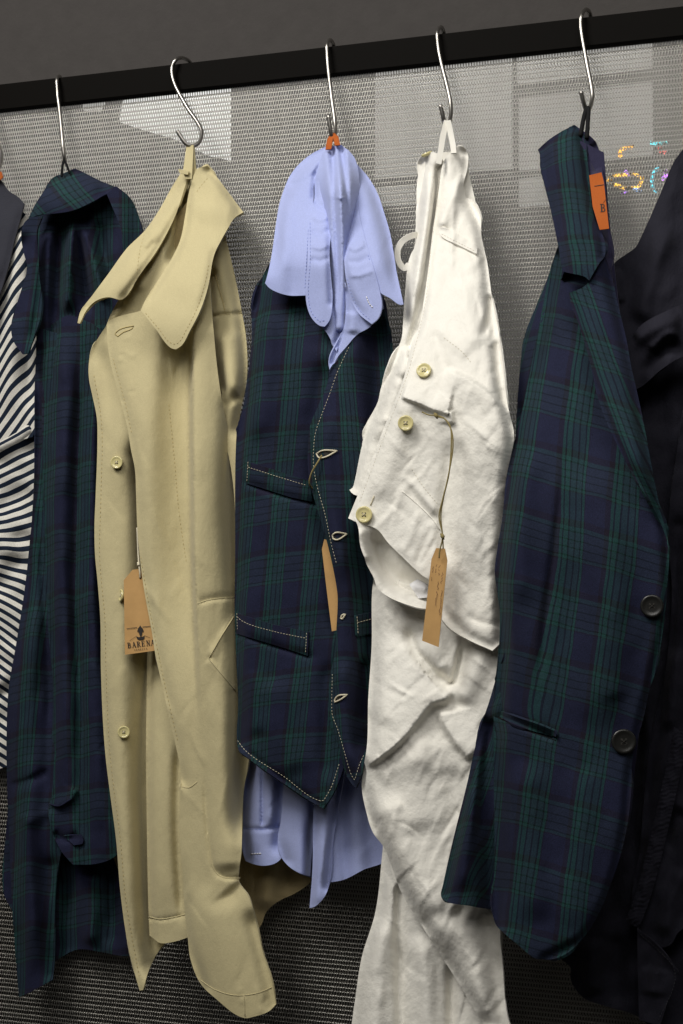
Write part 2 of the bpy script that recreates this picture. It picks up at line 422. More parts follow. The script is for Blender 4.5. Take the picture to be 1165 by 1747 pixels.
# woven wire: flattened spirals hooked into each other on straight rods; one double row, repeated down the curtain
def spiral_row(width, pitch, a, b, r, hand, z, seg=8):
    n = int(width / pitch) * seg; t = np.arange(n + 1) / seg
    th = 2 * math.pi * t
    xx = -width / 2 + pitch * (t + .16 * hand * np.sin(2 * th)); zz = z + a * np.cos(th) ; yy = b * np.sin(th) * hand
    return np.stack([xx, yy, zz], 1)
RW, RP = 2.0, .0044
v, f = [], []
for hand, z in ((1, 0), (-1, -RP)):
    for pts, r in ((spiral_row(RW, .0027, .0030, .0011, 0, hand, z), .00043), (np.array([(-RW/2, 0, z - RP/2), (0, 0, z - RP/2), (RW/2, 0, z - RP/2)]), .00048)):
        p = pts; t = np.gradient(p, axis=0); t /= np.linalg.norm(t, axis=1)[:, None]
        a = np.cross(t, (0.05, 1, .1)); a /= np.linalg.norm(a, axis=1)[:, None]; c = np.cross(t, a)
        n0 = len(v); N = 5
        ring = [p + r * (math.cos(2*math.pi*k/N) * a + math.sin(2*math.pi*k/N) * c) for k in range(N)]
        v += list(np.stack(ring, 1).reshape(-1, 3)); m = len(p)
        f += [(n0+i*N+k, n0+i*N+(k+1) % N, n0+(i+1)*N+(k+1) % N, n0+(i+1)*N+k) for i in range(m-1) for k in range(N)]
row_me = mesh('wire_row', v, f); row_me.materials.append(M['wire'])
cur = thing('mesh_curtain', 'curtain of fine woven steel wire hanging behind all the clothes', 'wire mesh', (0, .008, .5))
row_ob = bpy.data.objects.new('wire_row', row_me)
wire = put('woven_wire', bpy.data.meshes.new('woven_wire'), None, cur); wire['kind'] = 'stuff'
ng = bpy.data.node_groups.new('rows', 'GeometryNodeTree'); ng.interface.new_socket('Geometry', in_out='OUTPUT', socket_type='NodeSocketGeometry')
ln = ng.nodes.new('GeometryNodeMeshLine'); ln.mode = 'OFFSET'; ln.inputs['Count'].default_value = int((zb - .35) / (2 * RP))
ln.inputs['Start Location'].default_value = (0, .008, zb - .0035); ln.inputs['Offset'].default_value = (0, 0, -2 * RP)
oi = ng.nodes.new('GeometryNodeObjectInfo'); oi.inputs['Object'].default_value = row_ob; oi.inputs['As Instance'].default_value = True
ip = ng.nodes.new('GeometryNodeInstanceOnPoints'); go = ng.nodes.new('NodeGroupOutput')
ng.links.new(ln.outputs[0], ip.inputs['Points']); ng.links.new(oi.outputs['Geometry'], ip.inputs['Instance']); ng.links.new(ip.outputs[0], go.inputs[0])
gm = wire.modifiers.new('rows', 'NODES'); gm.node_group = ng

# glowing panels added behind the mesh to imitate its reflections
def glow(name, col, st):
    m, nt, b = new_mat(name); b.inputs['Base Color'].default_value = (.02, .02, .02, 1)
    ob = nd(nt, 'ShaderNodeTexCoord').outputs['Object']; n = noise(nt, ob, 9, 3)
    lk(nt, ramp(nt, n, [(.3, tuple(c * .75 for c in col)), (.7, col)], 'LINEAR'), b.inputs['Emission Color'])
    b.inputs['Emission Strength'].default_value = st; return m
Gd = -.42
def pane(poly, mat, label, dist=Gd, group='mesh reflections as glowing panels'):
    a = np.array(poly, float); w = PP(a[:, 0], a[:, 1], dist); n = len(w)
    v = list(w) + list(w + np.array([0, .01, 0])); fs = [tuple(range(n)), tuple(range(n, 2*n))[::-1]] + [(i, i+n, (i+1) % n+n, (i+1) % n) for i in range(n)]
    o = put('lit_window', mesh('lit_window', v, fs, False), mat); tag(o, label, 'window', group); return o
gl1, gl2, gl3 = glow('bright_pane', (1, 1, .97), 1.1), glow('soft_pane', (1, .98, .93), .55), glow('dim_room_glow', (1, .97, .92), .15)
pane([(222, 120), (389, 120), (389, 271), (352, 263), (290, 233), (240, 219), (202, 206)], gl1, 'bright slanted mesh reflection as a glowing panel behind the beige coat hook')
pane([(148, 150), (186, 150), (166, 188), (140, 186)], gl2, 'small faint mesh reflection as a glowing panel under the rail beside leftmost full hook')
pane([(640, 70), (872, 60), (872, 285), (640, 303)], gl2, 'large mesh reflection as a glowing panel above the white trousers')
pane([(640, 320), (705, 316), (708, 346), (640, 350)], gl2, 'short mesh reflection as a glowing strip right of the blue collar')
pane([(882, 40), (1112, 30), (1112, 112), (882, 140)], gl2, 'topmost mesh reflection as a glowing panel around the blazer hook')
pane([(885, 166), (1112, 140), (1112, 262), (885, 288)], gl2, 'wide mesh reflection as a glowing panel level with the blazer collar')
pane([(885, 305), (1010, 292), (1010, 340), (885, 350)], gl2, 'low mesh reflection as a glowing panel left of the blazer collar')
o = pane([(-260, 20), (1500, -40), (1500, 1150), (-260, 1280)], gl3, 'dim glowing sheet added behind the upper wire mesh to brighten it', -.60, None)  # added glow sheet, lifts the brightness of the upper mesh

# neon reflection in the mesh, imitated by glowing tubes behind it
neon = thing('neon_sign', 'reflection of coloured neon lettering, imitated by glowing tubes behind the mesh beside the orange label', 'neon reflection', P1(1088, 330, -.30))
def ntube(pts, col, st=3.6):
    m = glow('neon_glow', col, st); r = [n for n in m.node_tree.nodes if n.type == 'VALTORGB'][0]; r.color_ramp.elements[0].position = .42; r.color_ramp.elements[1].position = .56; r.color_ramp.elements[0].color = (0, 0, 0, 1)
    [n for n in m.node_tree.nodes if n.type == 'TEX_NOISE'][0].inputs['Scale'].default_value = 160
    return ptube('neon_tube', [(x, y, -.30) for x, y in pts], .0021, m, neon, 6, 4)
ntube([(1058, 268), (1059, 256), (1068, 253), (1082, 250)], (1, .5, .06))
ntube([(1108, 243), (1122, 245), (1138, 243)], (.1, .8, .9)); ntube([(1124, 250), (1130, 262), (1134, 256)], (1, .15, .12))
ntube([(1036, 306), (1050, 300), (1072, 298), (1092, 300), (1095, 308), (1088, 318), (1070, 321), (1052, 316), (1036, 306)], (1, .55, .06))
ntube([(1066, 292), (1074, 300)], (.45, .2, 1)); ntube([(1060, 330), (1072, 324)], (.45, .2, 1)); ntube([(1080, 322), (1094, 326)], (.2, .5, 1))
ntube([(1134, 288), (1120, 289), (1113, 300), (1113, 318), (1120, 328)], (.1, .75, .95)); ntube([(1134, 290), (1136, 300), (1128, 306)], (.6, .2, 1))

# ------------------------------------------------------------------ S hooks
def hook(pts, label, loc):
    t = thing('s_hook', label, 'hook', loc, 'steel hooks over the rail')
    ptube('wire', pts, .0020, M['steel'], t, 12, 7)
HK = [
 ([(-4, 178, -.022), (-8, 158, -.018), (-12, 150, -.006), (-16, 160, .006), (-14, 200, .010), (-3, 245, .014), (2, 262, .018), (1, 280, .026), (-6, 290, .032), (-14, 280, .036)], 'steel hook cut off by the left edge of the picture'),
 ([(104, 156, -.020), (104, 138, -.019), (101, 130, -.006), (97, 136, .006), (98, 160, .008), (101, 185, .010), (106, 235, .012), (109, 266, .016), (111, 277, .026), (110, 271, .035), (107, 248, .037)], 'steel hook carrying the green and navy tartan shirt jacket'),
 ([(326, 128, -.020), (325, 108, -.018), (312, 99, -.006), (300, 102, .005), (293, 118, .007), (298, 144, .009), (319, 183, .012), (337, 209, .016), (344, 226, .020), (340, 242, .026), (329, 249, .031), (316, 244, .035), (302, 223, .038)], 'steel hook carrying the beige coat, its lower curl opening left'),
 ([(569, 98, -.020), (569, 78, -.018), (563, 68, -.006), (558, 76, .006), (558, 95, .008), (561, 130, .010), (566, 170, .012), (571, 206, .016), (572, 226, .022), (569, 238, .030), (565, 229, .036), (560, 196, .039)], 'steel hook carrying the pale blue shirt'),
 ([(758, 76, -.020), (757, 56, -.018), (752, 46, -.006), (746, 55, .006), (747, 78, .008), (752, 105, .010), (763, 149, .014), (769, 180, .018), (768, 203, .026), (763, 214, .034), (757, 204, .040), (751, 179, .043)], 'steel hook carrying the white linen trousers'),
 ([(1008, 48, -.020), (1007, 26, -.018), (1000, 16, -.006), (992, 26, .006), (991, 50, .008), (1000, 103, .012), (1009, 149, .018), (1010, 170, .022), (1005, 186, .030), (1000, 187, .036), (996, 176, .041), (991, 156, .044)], 'steel hook carrying the tartan blazer'),
]
for p, l in HK: hook(p, l, P1(p[1][0], p[1][1], -.006))
# ------------------------------------------------------------------ striped knit top with charcoal collar (far left)
A = thing('striped_top', 'navy and white striped knit top with charcoal collar at the far left', 'knit top', P1(-10, 1310, .01))
def stripe_uv(per, keys):
    ys = [k[0] for k in keys]; sl = [k[1] for k in keys]
    def uvf(x, y):
        s_ = np.interp(y, ys, sl); return x / 100, (y + s_ * x) / (per * np.sqrt(1 + s_ * s_)) if False else (y + s_ * x) / (per * 1.0)
    return uvf
Cloth('back_panel', [(-80, 380), (30, 400), (40, 1280), (-80, 1290)], -.0005, (), M['stripe'], A, 9, uv=lambda x, y: (x/100, y/24))
Cloth('sleeve', [(-80, 330), (36, 360), (48, 373), (58, 420), (66, 520), (74, 640), (66, 716), (56, 745), (20, 756), (-80, 800)], ss(.014, .020, 350, 700),
      [([(36, 365), (22, 520), (10, 720)], .008, 16), ([(60, 420), (52, 560), (58, 720)], -.008, 14), ([(30, 380), (46, 440), (40, 520)], .006, 9, 14)], M['stripe'], A, 5,
      uv=lambda x, y: (x/100, (y + 1.35*x + .0008*(x*x))/25.0), noise=[(.003, 40, 70)])
Cloth('front_panel', [(-80, 690), (0, 736), (60, 700), (74, 730), (76, 900), (66, 1050), (40, 1180), (24, 1300), (8, 1309), (-80, 1316)], ss(.010, .014, 700, 1200),
      [([(-20, 770), (30, 745), (60, 720)], .012, 18, 10), ([(-10, 880), (30, 850), (60, 840)], -.006, 16), ([(-20, 1010), (20, 985), (50, 900)], -.010, 14, 22),
       ([(-30, 900), (20, 940), (60, 930)], .008, 18), ([(-20, 1180), (20, 1140), (40, 1100)], .006, 24), ([(-30, 1200), (15, 1180), (40, 1190)], -.006, 8, 14)], M['stripe'], A, 5,
      uv=lambda x, y: (x/100, (y + np.interp(y, [690, 780, 860, 930, 985, 1080, 1330], [.62, .50, .42, .10, -.35, -.75, -.62])*(x - 20))/16.5), noise=[(.004, 60, 50), (.0015, 25, 25)])
Cloth('collar', [(-80, 268), (-20, 292), (0, 307), (14, 325), (32, 337), (41, 348), (34, 376), (25, 408), (14, 455), (0, 500), (-40, 590), (-80, 620)], ss(.024, .034, 300, 520),
      [([(41, 348), (25, 408), (0, 500)], -.003, 8)], M['char'], A, 5, thick=.002, noise=[(.003, 50, 80)])
Cloth('brand_label', [(-12, 288), (2, 293), (5, 302), (0, 307), (-12, 306)], .030, (), M['orange'], A, 4, smooth=False)

# ------------------------------------------------------------------ tartan shirt jacket (left)
B = thing('tartan_shirt_jacket', 'unstructured green and navy tartan shirt jacket hanging between striped top and beige coat', 'jacket', P1(110, 1690, .02))
pl = M['plaid']
Cloth('back_panel', [(58, 372), (77, 360), (124, 352), (160, 338), (198, 318), (219, 335), (232, 358), (242, 389), (250, 450), (255, 700), (250, 1200), (240, 1560), (226, 1630), (210, 1631), (171, 1624), (132, 1620), (92, 1641),
      (60, 1600), (8, 1530), (4, 1500), (10, 1420), (40, 1100), (60, 800), (62, 560), (66, 450)], ss(.026, .014, 360, 1000),
      [([(105, 372), (100, 450), (92, 560)], -.008, 10), ([(130, 365), (118, 450), (112, 540)], .014, 9, 12), ([(128, 370), (140, 450), (152, 540)], -.010, 8), ([(140, 380), (158, 450), (180, 520)], .012, 9), ([(84, 380), (82, 470), (78, 600)], .010, 9),
       ([(165, 370), (180, 440), (200, 500)], -.008, 9), ([(150, 1480), (155, 1620)], .010, 14), ([(110, 1480), (105, 1640)], -.006, 14), ([(190, 1480), (195, 1620)], -.008, 14)], pl, B, 5, uv=grain(62, 108, .0, .1, 8, 30), noise=[(.005, 22, 140), (.0015, 25, 40)])
Cloth('front_panel', [(64, 560), (60, 640), (60, 750), (58, 840), (55, 880), (50, 930), (45, 980), (39, 1026), (26, 1107), (15, 1171), (11, 1257), (12, 1342), (17, 1470), (21, 1556), (32, 1701), (51, 1693), (90, 1671), (93, 1640),
      (96, 1500), (120, 1380), (122, 1200), (116, 1000), (110, 800), (112, 640), (105, 570)], ss(.036, .038, 560, 1200),
      [([(64, 600), (60, 840), (40, 1026), (14, 1180), (12, 1342), (30, 1690)], -.007, 14, 14, 0, 0), ([(72, 620), (70, 830), (76, 1000), (84, 1160), (84, 1300)], -.010, 10, 12), ([(55, 1000), (48, 1200), (50, 1500), (62, 1690)], .012, 18),
       ([(88, 1480), (92, 1660)], -.010, 16, 16, 0, 0), ([(14, 1340), (50, 1330), (84, 1312)], -.004, 9, 5), ([(20, 1390), (50, 1400), (90, 1380)], .003, 10)], pl, B, 5, uv=grain(60, 110, .055, .12, 26, 40), noise=[(.005, 30, 160), (.0012, 22, 40)])
jb_sl = Cloth('sleeve', [(80, 560), (96, 548), (116, 538), (140, 545), (168, 560), (186, 600), (195, 900), (196, 1100), (200, 1300), (205, 1450), (192, 1464), (162, 1474), (124, 1475), (105, 1453), (87, 1412), (81, 1372), (88, 1270), (90, 1165), (83, 1085), (78, 950), (73, 800), (72, 650)],
      ss(.038, .046, 540, 900),
      [([(86, 560), (74, 700), (78, 950), (88, 1165), (82, 1370)], -.012, 12, 12, 0, 0), ([(118, 560), (104, 760), (104, 1000), (112, 1250), (116, 1450)], .006, 16, 22, .1, .3), ([(142, 560), (132, 800), (128, 1000), (138, 1200), (140, 1440)], -.009, 12, 6, .1, .3),
       ([(160, 640), (154, 900), (160, 1200), (168, 1440)], .005, 12), ([(176, 600), (174, 900), (182, 1200)], -.010, 10), ([(82, 1371), (100, 1374), (122, 1362), (130, 1345)], .006, 5, 12, .05, .1), ([(88, 1420), (110, 1433), (138, 1425)], -.005, 5, 8),
       ([(150, 600), (120, 700), (100, 860)], .003, 14)] + creases(26, (80, 560, 190, 1460), 5, .0010, (3.5, 7), (40, 120), (-15, 15)), pl, B, 5, uv=grain(62, 112, .02, .10, 96, 20, -.35), noise=[(.003, 30, 120), (.0012, 20, 40)])
jb_sl.seam([(83, 1371), (100, 1375), (121, 1363)], .0009, M['plaid'], 'cuff_edge')
Cloth('cuff_tab', [(108, 1426), (138, 1424), (142, 1434), (140, 1440), (126, 1442)], lambda x, y: jb_sl.depth(x, y) + .004, (), pl, B, 4, uv=grain(60, 108))
# collar: folded band, wing hanging down on the left, stand curling away on the right
Cloth('collar_underside', [(196, 318), (219, 335), (232, 358), (242, 389), (248, 430), (236, 470), (214, 440), (206, 390), (190, 350), (182, 331)], lambda x, y: .042 - .014*sstep(200, 245, x), (), pl, B, 4, uv=grain(60, 100))
Cloth('collar_band', [(48, 374), (58, 352), (72, 330), (89, 304), (105, 297), (129, 289), (144, 295), (170, 308), (196, 319), (206, 327), (198, 328), (182, 331), (160, 343), (124, 359), (95, 364), (77, 365), (62, 368)],
      lambda x, y: .036 + .018*sstep(300, 360, y + .1*(x-120)) - .00012*np.abs(x-125), [([(60, 352), (110, 330), (180, 316)], .006, 14), ([(88, 306), (130, 291), (180, 310)], -.010, 7, 7, 0, 0)], pl, B, 4,
      thick=.0022, uv=lambda x, y: ((x*.72 - y*.62 + 18)/74, (y*.8 + x*.35 - 62)/88), noise=[(.002, 40, 30)])
Cloth('collar_wing', [(50, 372), (39, 384), (36, 404), (40, 430), (46, 456), (40, 482), (28, 520), (19, 554), (22, 580), (38, 604), (48, 603), (59, 572), (69, 541), (71, 508), (67, 470), (65, 430), (63, 395), (72, 369)],
      ss(.052, .050, 370, 600), [([(40, 390), (42, 456), (22, 560)], -.008, 12), ([(66, 400), (69, 500), (50, 600)], -.006, 9)], pl, B, 4, thick=.0022, uv=grain(60, 92, .12, .05, 38, 470), noise=[(.002, 30, 60)])
ptube('hanging_loop', [(105, 302, .034), (106, 288, .034), (109, 274, .033), (113, 280, .034), (119, 296, .034)], .0013, M['blackcord'], B, 6)

# ------------------------------------------------------------------ beige coat
C = thing('beige_coat', 'beige cotton raincoat with pointed collar hanging half open', 'coat', P1(330, 1735, .05))
bg = M['beige']; nz = [(.0022, 90, 520)]
Cloth('back_panel', [(330, 330), (380, 420), (404, 560), (410, 800), (420, 1100), (470, 1380), (540, 1440), (531, 1502), (503, 1524), (476, 1537), (455, 1555), (443, 1582), (420, 1600), (330, 1560), (262, 1540), (200, 1480), (190, 1300), (176, 900), (176, 620), (230, 480), (300, 370)],
      ss(.028, .018, 330, 1000), [([(470, 1400), (450, 1560)], .012, 20), ([(500, 1400), (492, 1530)], -.006, 16)], M['olive'], C, 7, noise=nz)
ce = Cloth('sleeve', [(252, 1060), (249, 1280), (250, 1383), (253, 1548), (255, 1596), (262, 1601), (273, 1609), (290, 1608), (318, 1600), (338, 1590), (340, 1400), (335, 1300), (320, 1150), (300, 1060)], ss(.058, .068, 1050, 1400),
      [([(252, 1100), (249, 1380), (255, 1600)], -.010, 9, 10, 0, 0), ([(276, 1120), (276, 1600)], .004, 20, 20, .2, .2), ([(306, 1250), (302, 1400), (312, 1590)], -.008, 9), ([(253, 1566), (273, 1570), (290, 1567), (313, 1562)], -.0016, 3, 4, 0, 0)], bg, C, 5, noise=nz)
ce.seam([(254, 1564), (273, 1568), (290, 1566), (316, 1560)], .0006, M['beige'], 'hem_seam')
lf = Cloth('front_panel', [(183, 553), (167, 577), (157, 593), (151, 625), (152, 649), (157, 673), (165, 713), (166, 753), (163, 846), (161, 899), (162, 947), (166, 989), (171, 1057), (172, 1140), (175, 1222), (180, 1291), (187, 1349), (198, 1434), (205, 1520), (217, 1606),
      (229, 1658), (238, 1690), (244, 1689), (253, 1658), (266, 1630), (285, 1603), (272, 1590), (264, 1480), (262, 1350), (262, 1250), (264, 1118), (270, 1050), (260, 950), (252, 850), (246, 760), (230, 690), (208, 620)],
      ss(.068, .074, 560, 800),
      [([(183, 553), (151, 630), (165, 713), (162, 900), (172, 1140), (187, 1349), (205, 1520), (238, 1690)], -.004, 8, 8, 0, 0), ([(250, 780), (256, 950), (258, 1100), (252, 1300), (256, 1420), (264, 1600), (270, 1640)], -.030, 26, 26, 0, 0), ([(206, 620), (202, 700), (208, 860)], .004, 24, 24, .4, .4),
       ([(196, 860), (205, 1200), (216, 1400), (232, 1650)], .005, 22, 22, .4, .2), ([(165, 580), (182, 650), (194, 760)], -.004, 14, 14, .2, .5)] + creases(22, (165, 600, 250, 1600), 8, .0006, (3.5, 6), (40, 110), (-15, 15)),
      bg, C, 5, noise=nz, thick=.0022)
for p_ in ([(160, 640), (173, 720), (172, 850), (170, 950), (179, 1060), (181, 1150), (188, 1290), (206, 1440), (214, 1530), (238, 1670)],): lf.stitches(p_, M['beigethread'], 4.5, 3, .0003, .0002)
fr_out = [(183, 551), (190, 545), (208, 538), (240, 530), (300, 500), (356, 470), (364, 560), (372, 640), (382, 700), (396, 760), (404, 830), (410, 900), (424, 1000), (430, 1100), (424, 1300), (416, 1349), (412, 1452), (409, 1507), (423, 1527), (435, 1565), (448, 1623), (464, 1675), (471, 1713), (459, 1725), (431, 1735), (417, 1737),
      (366, 1702), (342, 1678), (325, 1637), (320, 1599), (315, 1555), (311, 1486), (306, 1417), (308, 1338), (307, 1310), (298, 1264), (287, 1217), (276, 1167), (264, 1112), (260, 1085), (245, 1002), (238, 947), (234, 899), (232, 846), (230, 801), (223, 766), (218, 734), (212, 708), (199, 660), (187, 612), (182, 564)]
fr = Cloth('front_panel', fr_out, ss(.080, .092, 540, 800),
      [([(183, 553), (187, 612), (218, 734), (232, 846), (238, 947), (262, 1090), (298, 1264), (308, 1330)], -.005, 7, 12, 0, 0),
       ([(334, 520), (330, 640), (331, 800), (333, 950), (342, 1120), (350, 1330)], .015, 7, 46, .06, .55), ([(322, 540), (321, 700), (322, 850), (325, 1000), (336, 1250)], -.024, 50, 5.5, .10, .5),
       ([(286, 520), (262, 660), (256, 820), (266, 1000)], .005, 26, 22, .1, .6), ([(410, 700), (406, 860), (414, 1000), (421, 1100), (419, 1300), (413, 1450)], -.030, 24, 24, 0, .1),
       ([(372, 1080), (382, 1280), (392, 1490)], .007, 26, 20, .4, .05), ([(413, 1505), (394, 1524), (350, 1552)], -.006, 8, 18, 0, .7), ([(340, 1500), (380, 1620), (416, 1730)], .005, 34, 34, .3, 0),
       ([(424, 1545), (450, 1640), (469, 1712)], -.010, 14, 14, .2, 0), ([(310, 1440), (319, 1600), (346, 1684)], -.007, 11, 11, .5, 0),
       ([(337, 1030), (350, 1025), (364, 1022), (402, 1019)], -.002, 4, 8, .15, .0), ([(401, 1047), (376, 1088), (356, 1123)], .0018, 5, 10, .1, .1), ([(356, 1123), (378, 1150), (402, 1179)], .0018, 10, 5, .1, .1),
       ([(348, 1300), (352, 1400), (357, 1448), (363, 1479), (373, 1493), (386, 1498), (410, 1498)], -.0025, 4, 6, .3, 0)] + creases(60, (200, 580, 440, 1700), 3, .0009, (3.5, 6), (50, 150), (-20, 20)) + creases(16, (190, 575, 226, 745), 4, .0004, (2.6, 3.6), (14, 26), (58, 74), 6) + creases(14, (330, 1690, 460, 1730), 6, .0006, (3, 4), (14, 26), (0, 10), 8),
      bg, C, 4.5, noise=nz, thick=.002)
fr.stitches([(193, 612), (206, 660), (219, 712), (225, 742)], M['beigethread'], 4, 3, .0003, .0002)
fr.stitches([(240, 950), (249, 1004), (265, 1090), (281, 1167), (292, 1217), (303, 1264)], M['beigethread'], 4.5, 3, .0003, .0002)
fr.stitches([(288, 690), (297, 780), (306, 880), (318, 960)], M['beigethread'], 4, 3, .00025, .0002)
fr.stitches([(396, 1058), (374, 1094), (359, 1122)], M['beigethread'], 3, 2, .0003, .0002)
fr.seam([(337, 1030), (350, 1025), (364, 1022), (402, 1019)], .0005, bg); fr.seam([(399, 1051), (376, 1088), (356, 1123), (378, 1150), (402, 1179)], .0006, bg)
fr.seam([(342, 1672), (366, 1688), (400, 1698), (440, 1694), (464, 1684)], .0004, bg, 'hem_seam'); fr.seam([(416, 1698), (418, 1734)], .0004, bg, 'hem_seam'); fr.seam([(310, 1342), (322, 1344), (336, 1334)], .0004, bg)
fr.seam([(354, 1420), (357, 1448), (363, 1479), (373, 1493), (386, 1498), (410, 1498)], .0005, bg)
fr.seam([(198, 567), (204, 562), (216, 558), (228, 556), (226, 560), (210, 567), (201, 574), (196, 570), (199, 565)], .0005, M['beigethread'], 'buttonhole')
csl = Cloth('sleeve', [(384, 400), (394, 442), (406, 497), (413, 535), (419, 570), (422, 629), (419, 660), (412, 694), (407, 726), (406, 793), (408, 900), (402, 900), (398, 830), (388, 770), (377, 738), (379, 692), (377, 662), (364, 620), (357, 580), (356, 512), (356, 468), (367, 420)],
      ss(.044, .078, 420, 700), [([(386, 410), (400, 470), (416, 560), (421, 640), (407, 730)], -.014, 12, 12, 0, 0), ([(358, 470), (357, 570), (376, 660)], -.014, 10, 10, 0, 0), ([(358, 541), (380, 537), (413, 535)], -.004, 4, 4, 0, 0), ([(384, 560), (392, 640), (394, 680)], .008, 18),
       ([(377, 694), (392, 688), (410, 676)], -.003, 5, 8), ([(364, 452), (372, 490), (382, 528)], -.002, 4, 4)], bg, C, 4.5, noise=nz)
csl.seam([(357, 541), (380, 537), (413, 534)], .0004, bg); csl.seam([(363, 452), (372, 488), (380, 515), (384, 534)], .0004, M['beigethread'])
Cloth('neck_lining', [(314, 298), (334, 298), (328, 350), (318, 400), (306, 434), (288, 468), (268, 496), (244, 534), (208, 541), (190, 548), (181, 556), (188, 538), (206, 505), (230, 466), (260, 425), (277, 396), (296, 358)],
      ss(.032, .072, 300, 540), [([(318, 306), (312, 360), (297, 432), (292, 460)], -.026, 9, 12, 0, .2), ([(284, 410), (262, 450), (232, 500)], .006, 12), ([(214, 512), (202, 528), (188, 548)], .005, 5, 8), ([(298, 372), (280, 412), (240, 478)], -.006, 5)], bg, C, 4)
lc = Cloth('collar', [(311, 291), (295, 316), (272, 357), (248, 392), (216, 424), (184, 468), (158, 503), (137, 532), (132, 551), (136, 552), (149, 527), (164, 513), (184, 507), (208, 511), (213, 508), (237, 471), (266, 430), (283, 401), (301, 363), (320, 303)],
      lambda x, y: .034 + .060*sstep(300, 500, y), [([(311, 291), (272, 357), (216, 424), (158, 503), (134, 550)], -.010, 12, 12, 0, .1), ([(306, 360), (266, 430), (212, 508)], -.006, 8, 6, 0, 0), ([(250, 400), (262, 384), (284, 372)], .002, 5, 8), ([(236, 446), (250, 428), (266, 410)], -.002, 5, 8), ([(246, 424), (256, 408), (270, 398)], .0018, 5, 6)],
      bg, C, 4, thick=.0026, noise=[(.002, 40, 40)])
lc.stitches([(246, 400), (238, 430), (234, 465)], M['beigethread'], 3.5, 3, .00025, .0002)
rc = Cloth('collar', [(329, 303), (335, 288), (344, 285), (354, 283), (362, 292), (383, 319), (403, 346), (415, 362), (400, 372), (389, 389), (377, 410), (367, 430), (362, 448), (358, 474), (351, 503), (339, 535), (324, 564), (310, 589), (300, 596), (292, 594), (266, 562), (240, 529), (248, 512), (272, 474), (292, 442), (307, 410), (316, 366), (321, 334)],
      lambda x, y: .036 + .074*sstep(290, 560, y) - .012*sstep(360, 420, x), [([(322, 366), (350, 357), (408, 364)], .005, 26, 16, .3, .25), ([(322, 320), (310, 408), (276, 470), (242, 528)], -.008, 7, 7, 0, .2), ([(366, 432), (355, 490), (332, 548)], -.004, 8, 8, 0, .3), ([(356, 290), (384, 320), (412, 360)], -.008, 8, 8, 0, 0), ([(334, 380), (324, 450), (290, 520)], .003, 24, 40, .3, .3)],
      bg, C, 4, thick=.0026, noise=[(.002, 60, 60)])
rc.stitches([(248, 534), (270, 560), (293, 586), (302, 586), (318, 562), (333, 533), (345, 500), (352, 472), (357, 446)], M['beigethread'], 3.5, 3, .00028, .0002)
rc.stitches([(354, 304), (342, 318), (334, 330)], M['beigethread'], 3.5, 3, .00025, .0002)
for x_, y_, r_, t_ in ((199, 789, 11.5, None), (207, 1016, 11, (-.75, -.65, .1)), (211, 1249, 11, None)): lf.button(x_, y_, r_, M['horn'], tilt=t_)
Cloth('hanging_loop', [(318, 248), (330, 247), (329, 270), (327, 305), (316, 305), (312, 292)], lambda x, y: .034 + .004*sstep(250, 300, y), (), bg, C, 3, thick=.0018, smooth=False)
Cloth('hanging_loop', [(326, 248), (331, 250), (334, 290), (333, 306), (327, 306), (327, 270)], .0325, (), bg, C, 3, thick=.0018, smooth=False)
Cloth('loop_bar_tack', [(304, 288), (322, 292), (320, 298), (306, 295)], .041, (), bg, C, 3, thick=.002, smooth=False)
# ------------------------------------------------------------------ pale blue shirt
D = thing('blue_shirt', 'pale blue cotton shirt with open collar, worn inside the tartan waistcoat', 'shirt', P1(540, 1545, .05))
bl = M['blue']; bn = [(.002, 60, 160), (.0004, 26, 40)]
Cloth('back_panel', [(552, 254), (580, 246), (604, 268), (616, 330), (640, 420), (660, 600), (676, 1300), (662, 1466), (620, 1484), (586, 1501), (560, 1504), (529, 1497), (505, 1486), (478, 1440), (450, 1300), (440, 700), (470, 500), (530, 330)], ss(.036, .040, 250, 700),
      [([(573, 250), (580, 330), (580, 450), (578, 600)], .070, 36, 34, .25, .12), ([(557, 262), (562, 340), (566, 430), (568, 520)], .005, 6, 7, 0, .5), ([(567, 256), (570, 330), (575, 440), (578, 540)], -.006, 5, 6, 0, .3), ([(573, 252), (580, 320), (584, 420), (584, 560)], .005, 6, 7, 0, .5), ([(582, 254), (590, 320), (592, 400)], -.006, 5, 6, 0, .4), ([(590, 262), (598, 330), (600, 400)], .005, 6, 6, 0, .4),
       ([(528, 1380), (524, 1500)], -.010, 10, 12, 0, 0), ([(600, 1340), (606, 1496)], .010, 16), ([(640, 1340), (648, 1470)], -.008, 14, 14, 0, 0), ([(572, 336), (582, 338), (592, 336)], .003, 3, 3)], bl, D, 5, noise=bn)
s1 = Cloth('sleeve', [(427, 1270), (418, 1326), (414, 1412), (414, 1453), (419, 1469), (435, 1475), (452, 1477), (474, 1470), (492, 1440), (500, 1280)], .058,
      [([(430, 1290), (415, 1412), (416, 1465)], -.014, 12, 12, 0, 0), ([(447, 1310), (447, 1412)], -.004, 3, 5, 0, .1), ([(484, 1330), (478, 1440)], -.012, 14, 12, 0, 0), ([(414, 1413), (447, 1415), (478, 1410)], -.003, 4, 4, 0, 0), ([(462, 1300), (462, 1412)], .003, 9)] + creases(8, (420, 1310, 480, 1470), 31, .0006, (3, 5), (30, 70), (-10, 30)), bl, D, 4, noise=bn)
s1.seam([(414, 1413), (447, 1415), (478, 1410)], .0004, M['bluethread'])
s1.stitches([(428, 1457), (449, 1456)], M['whitelab'], 4, .5, .0008, .0005, 'buttonhole')
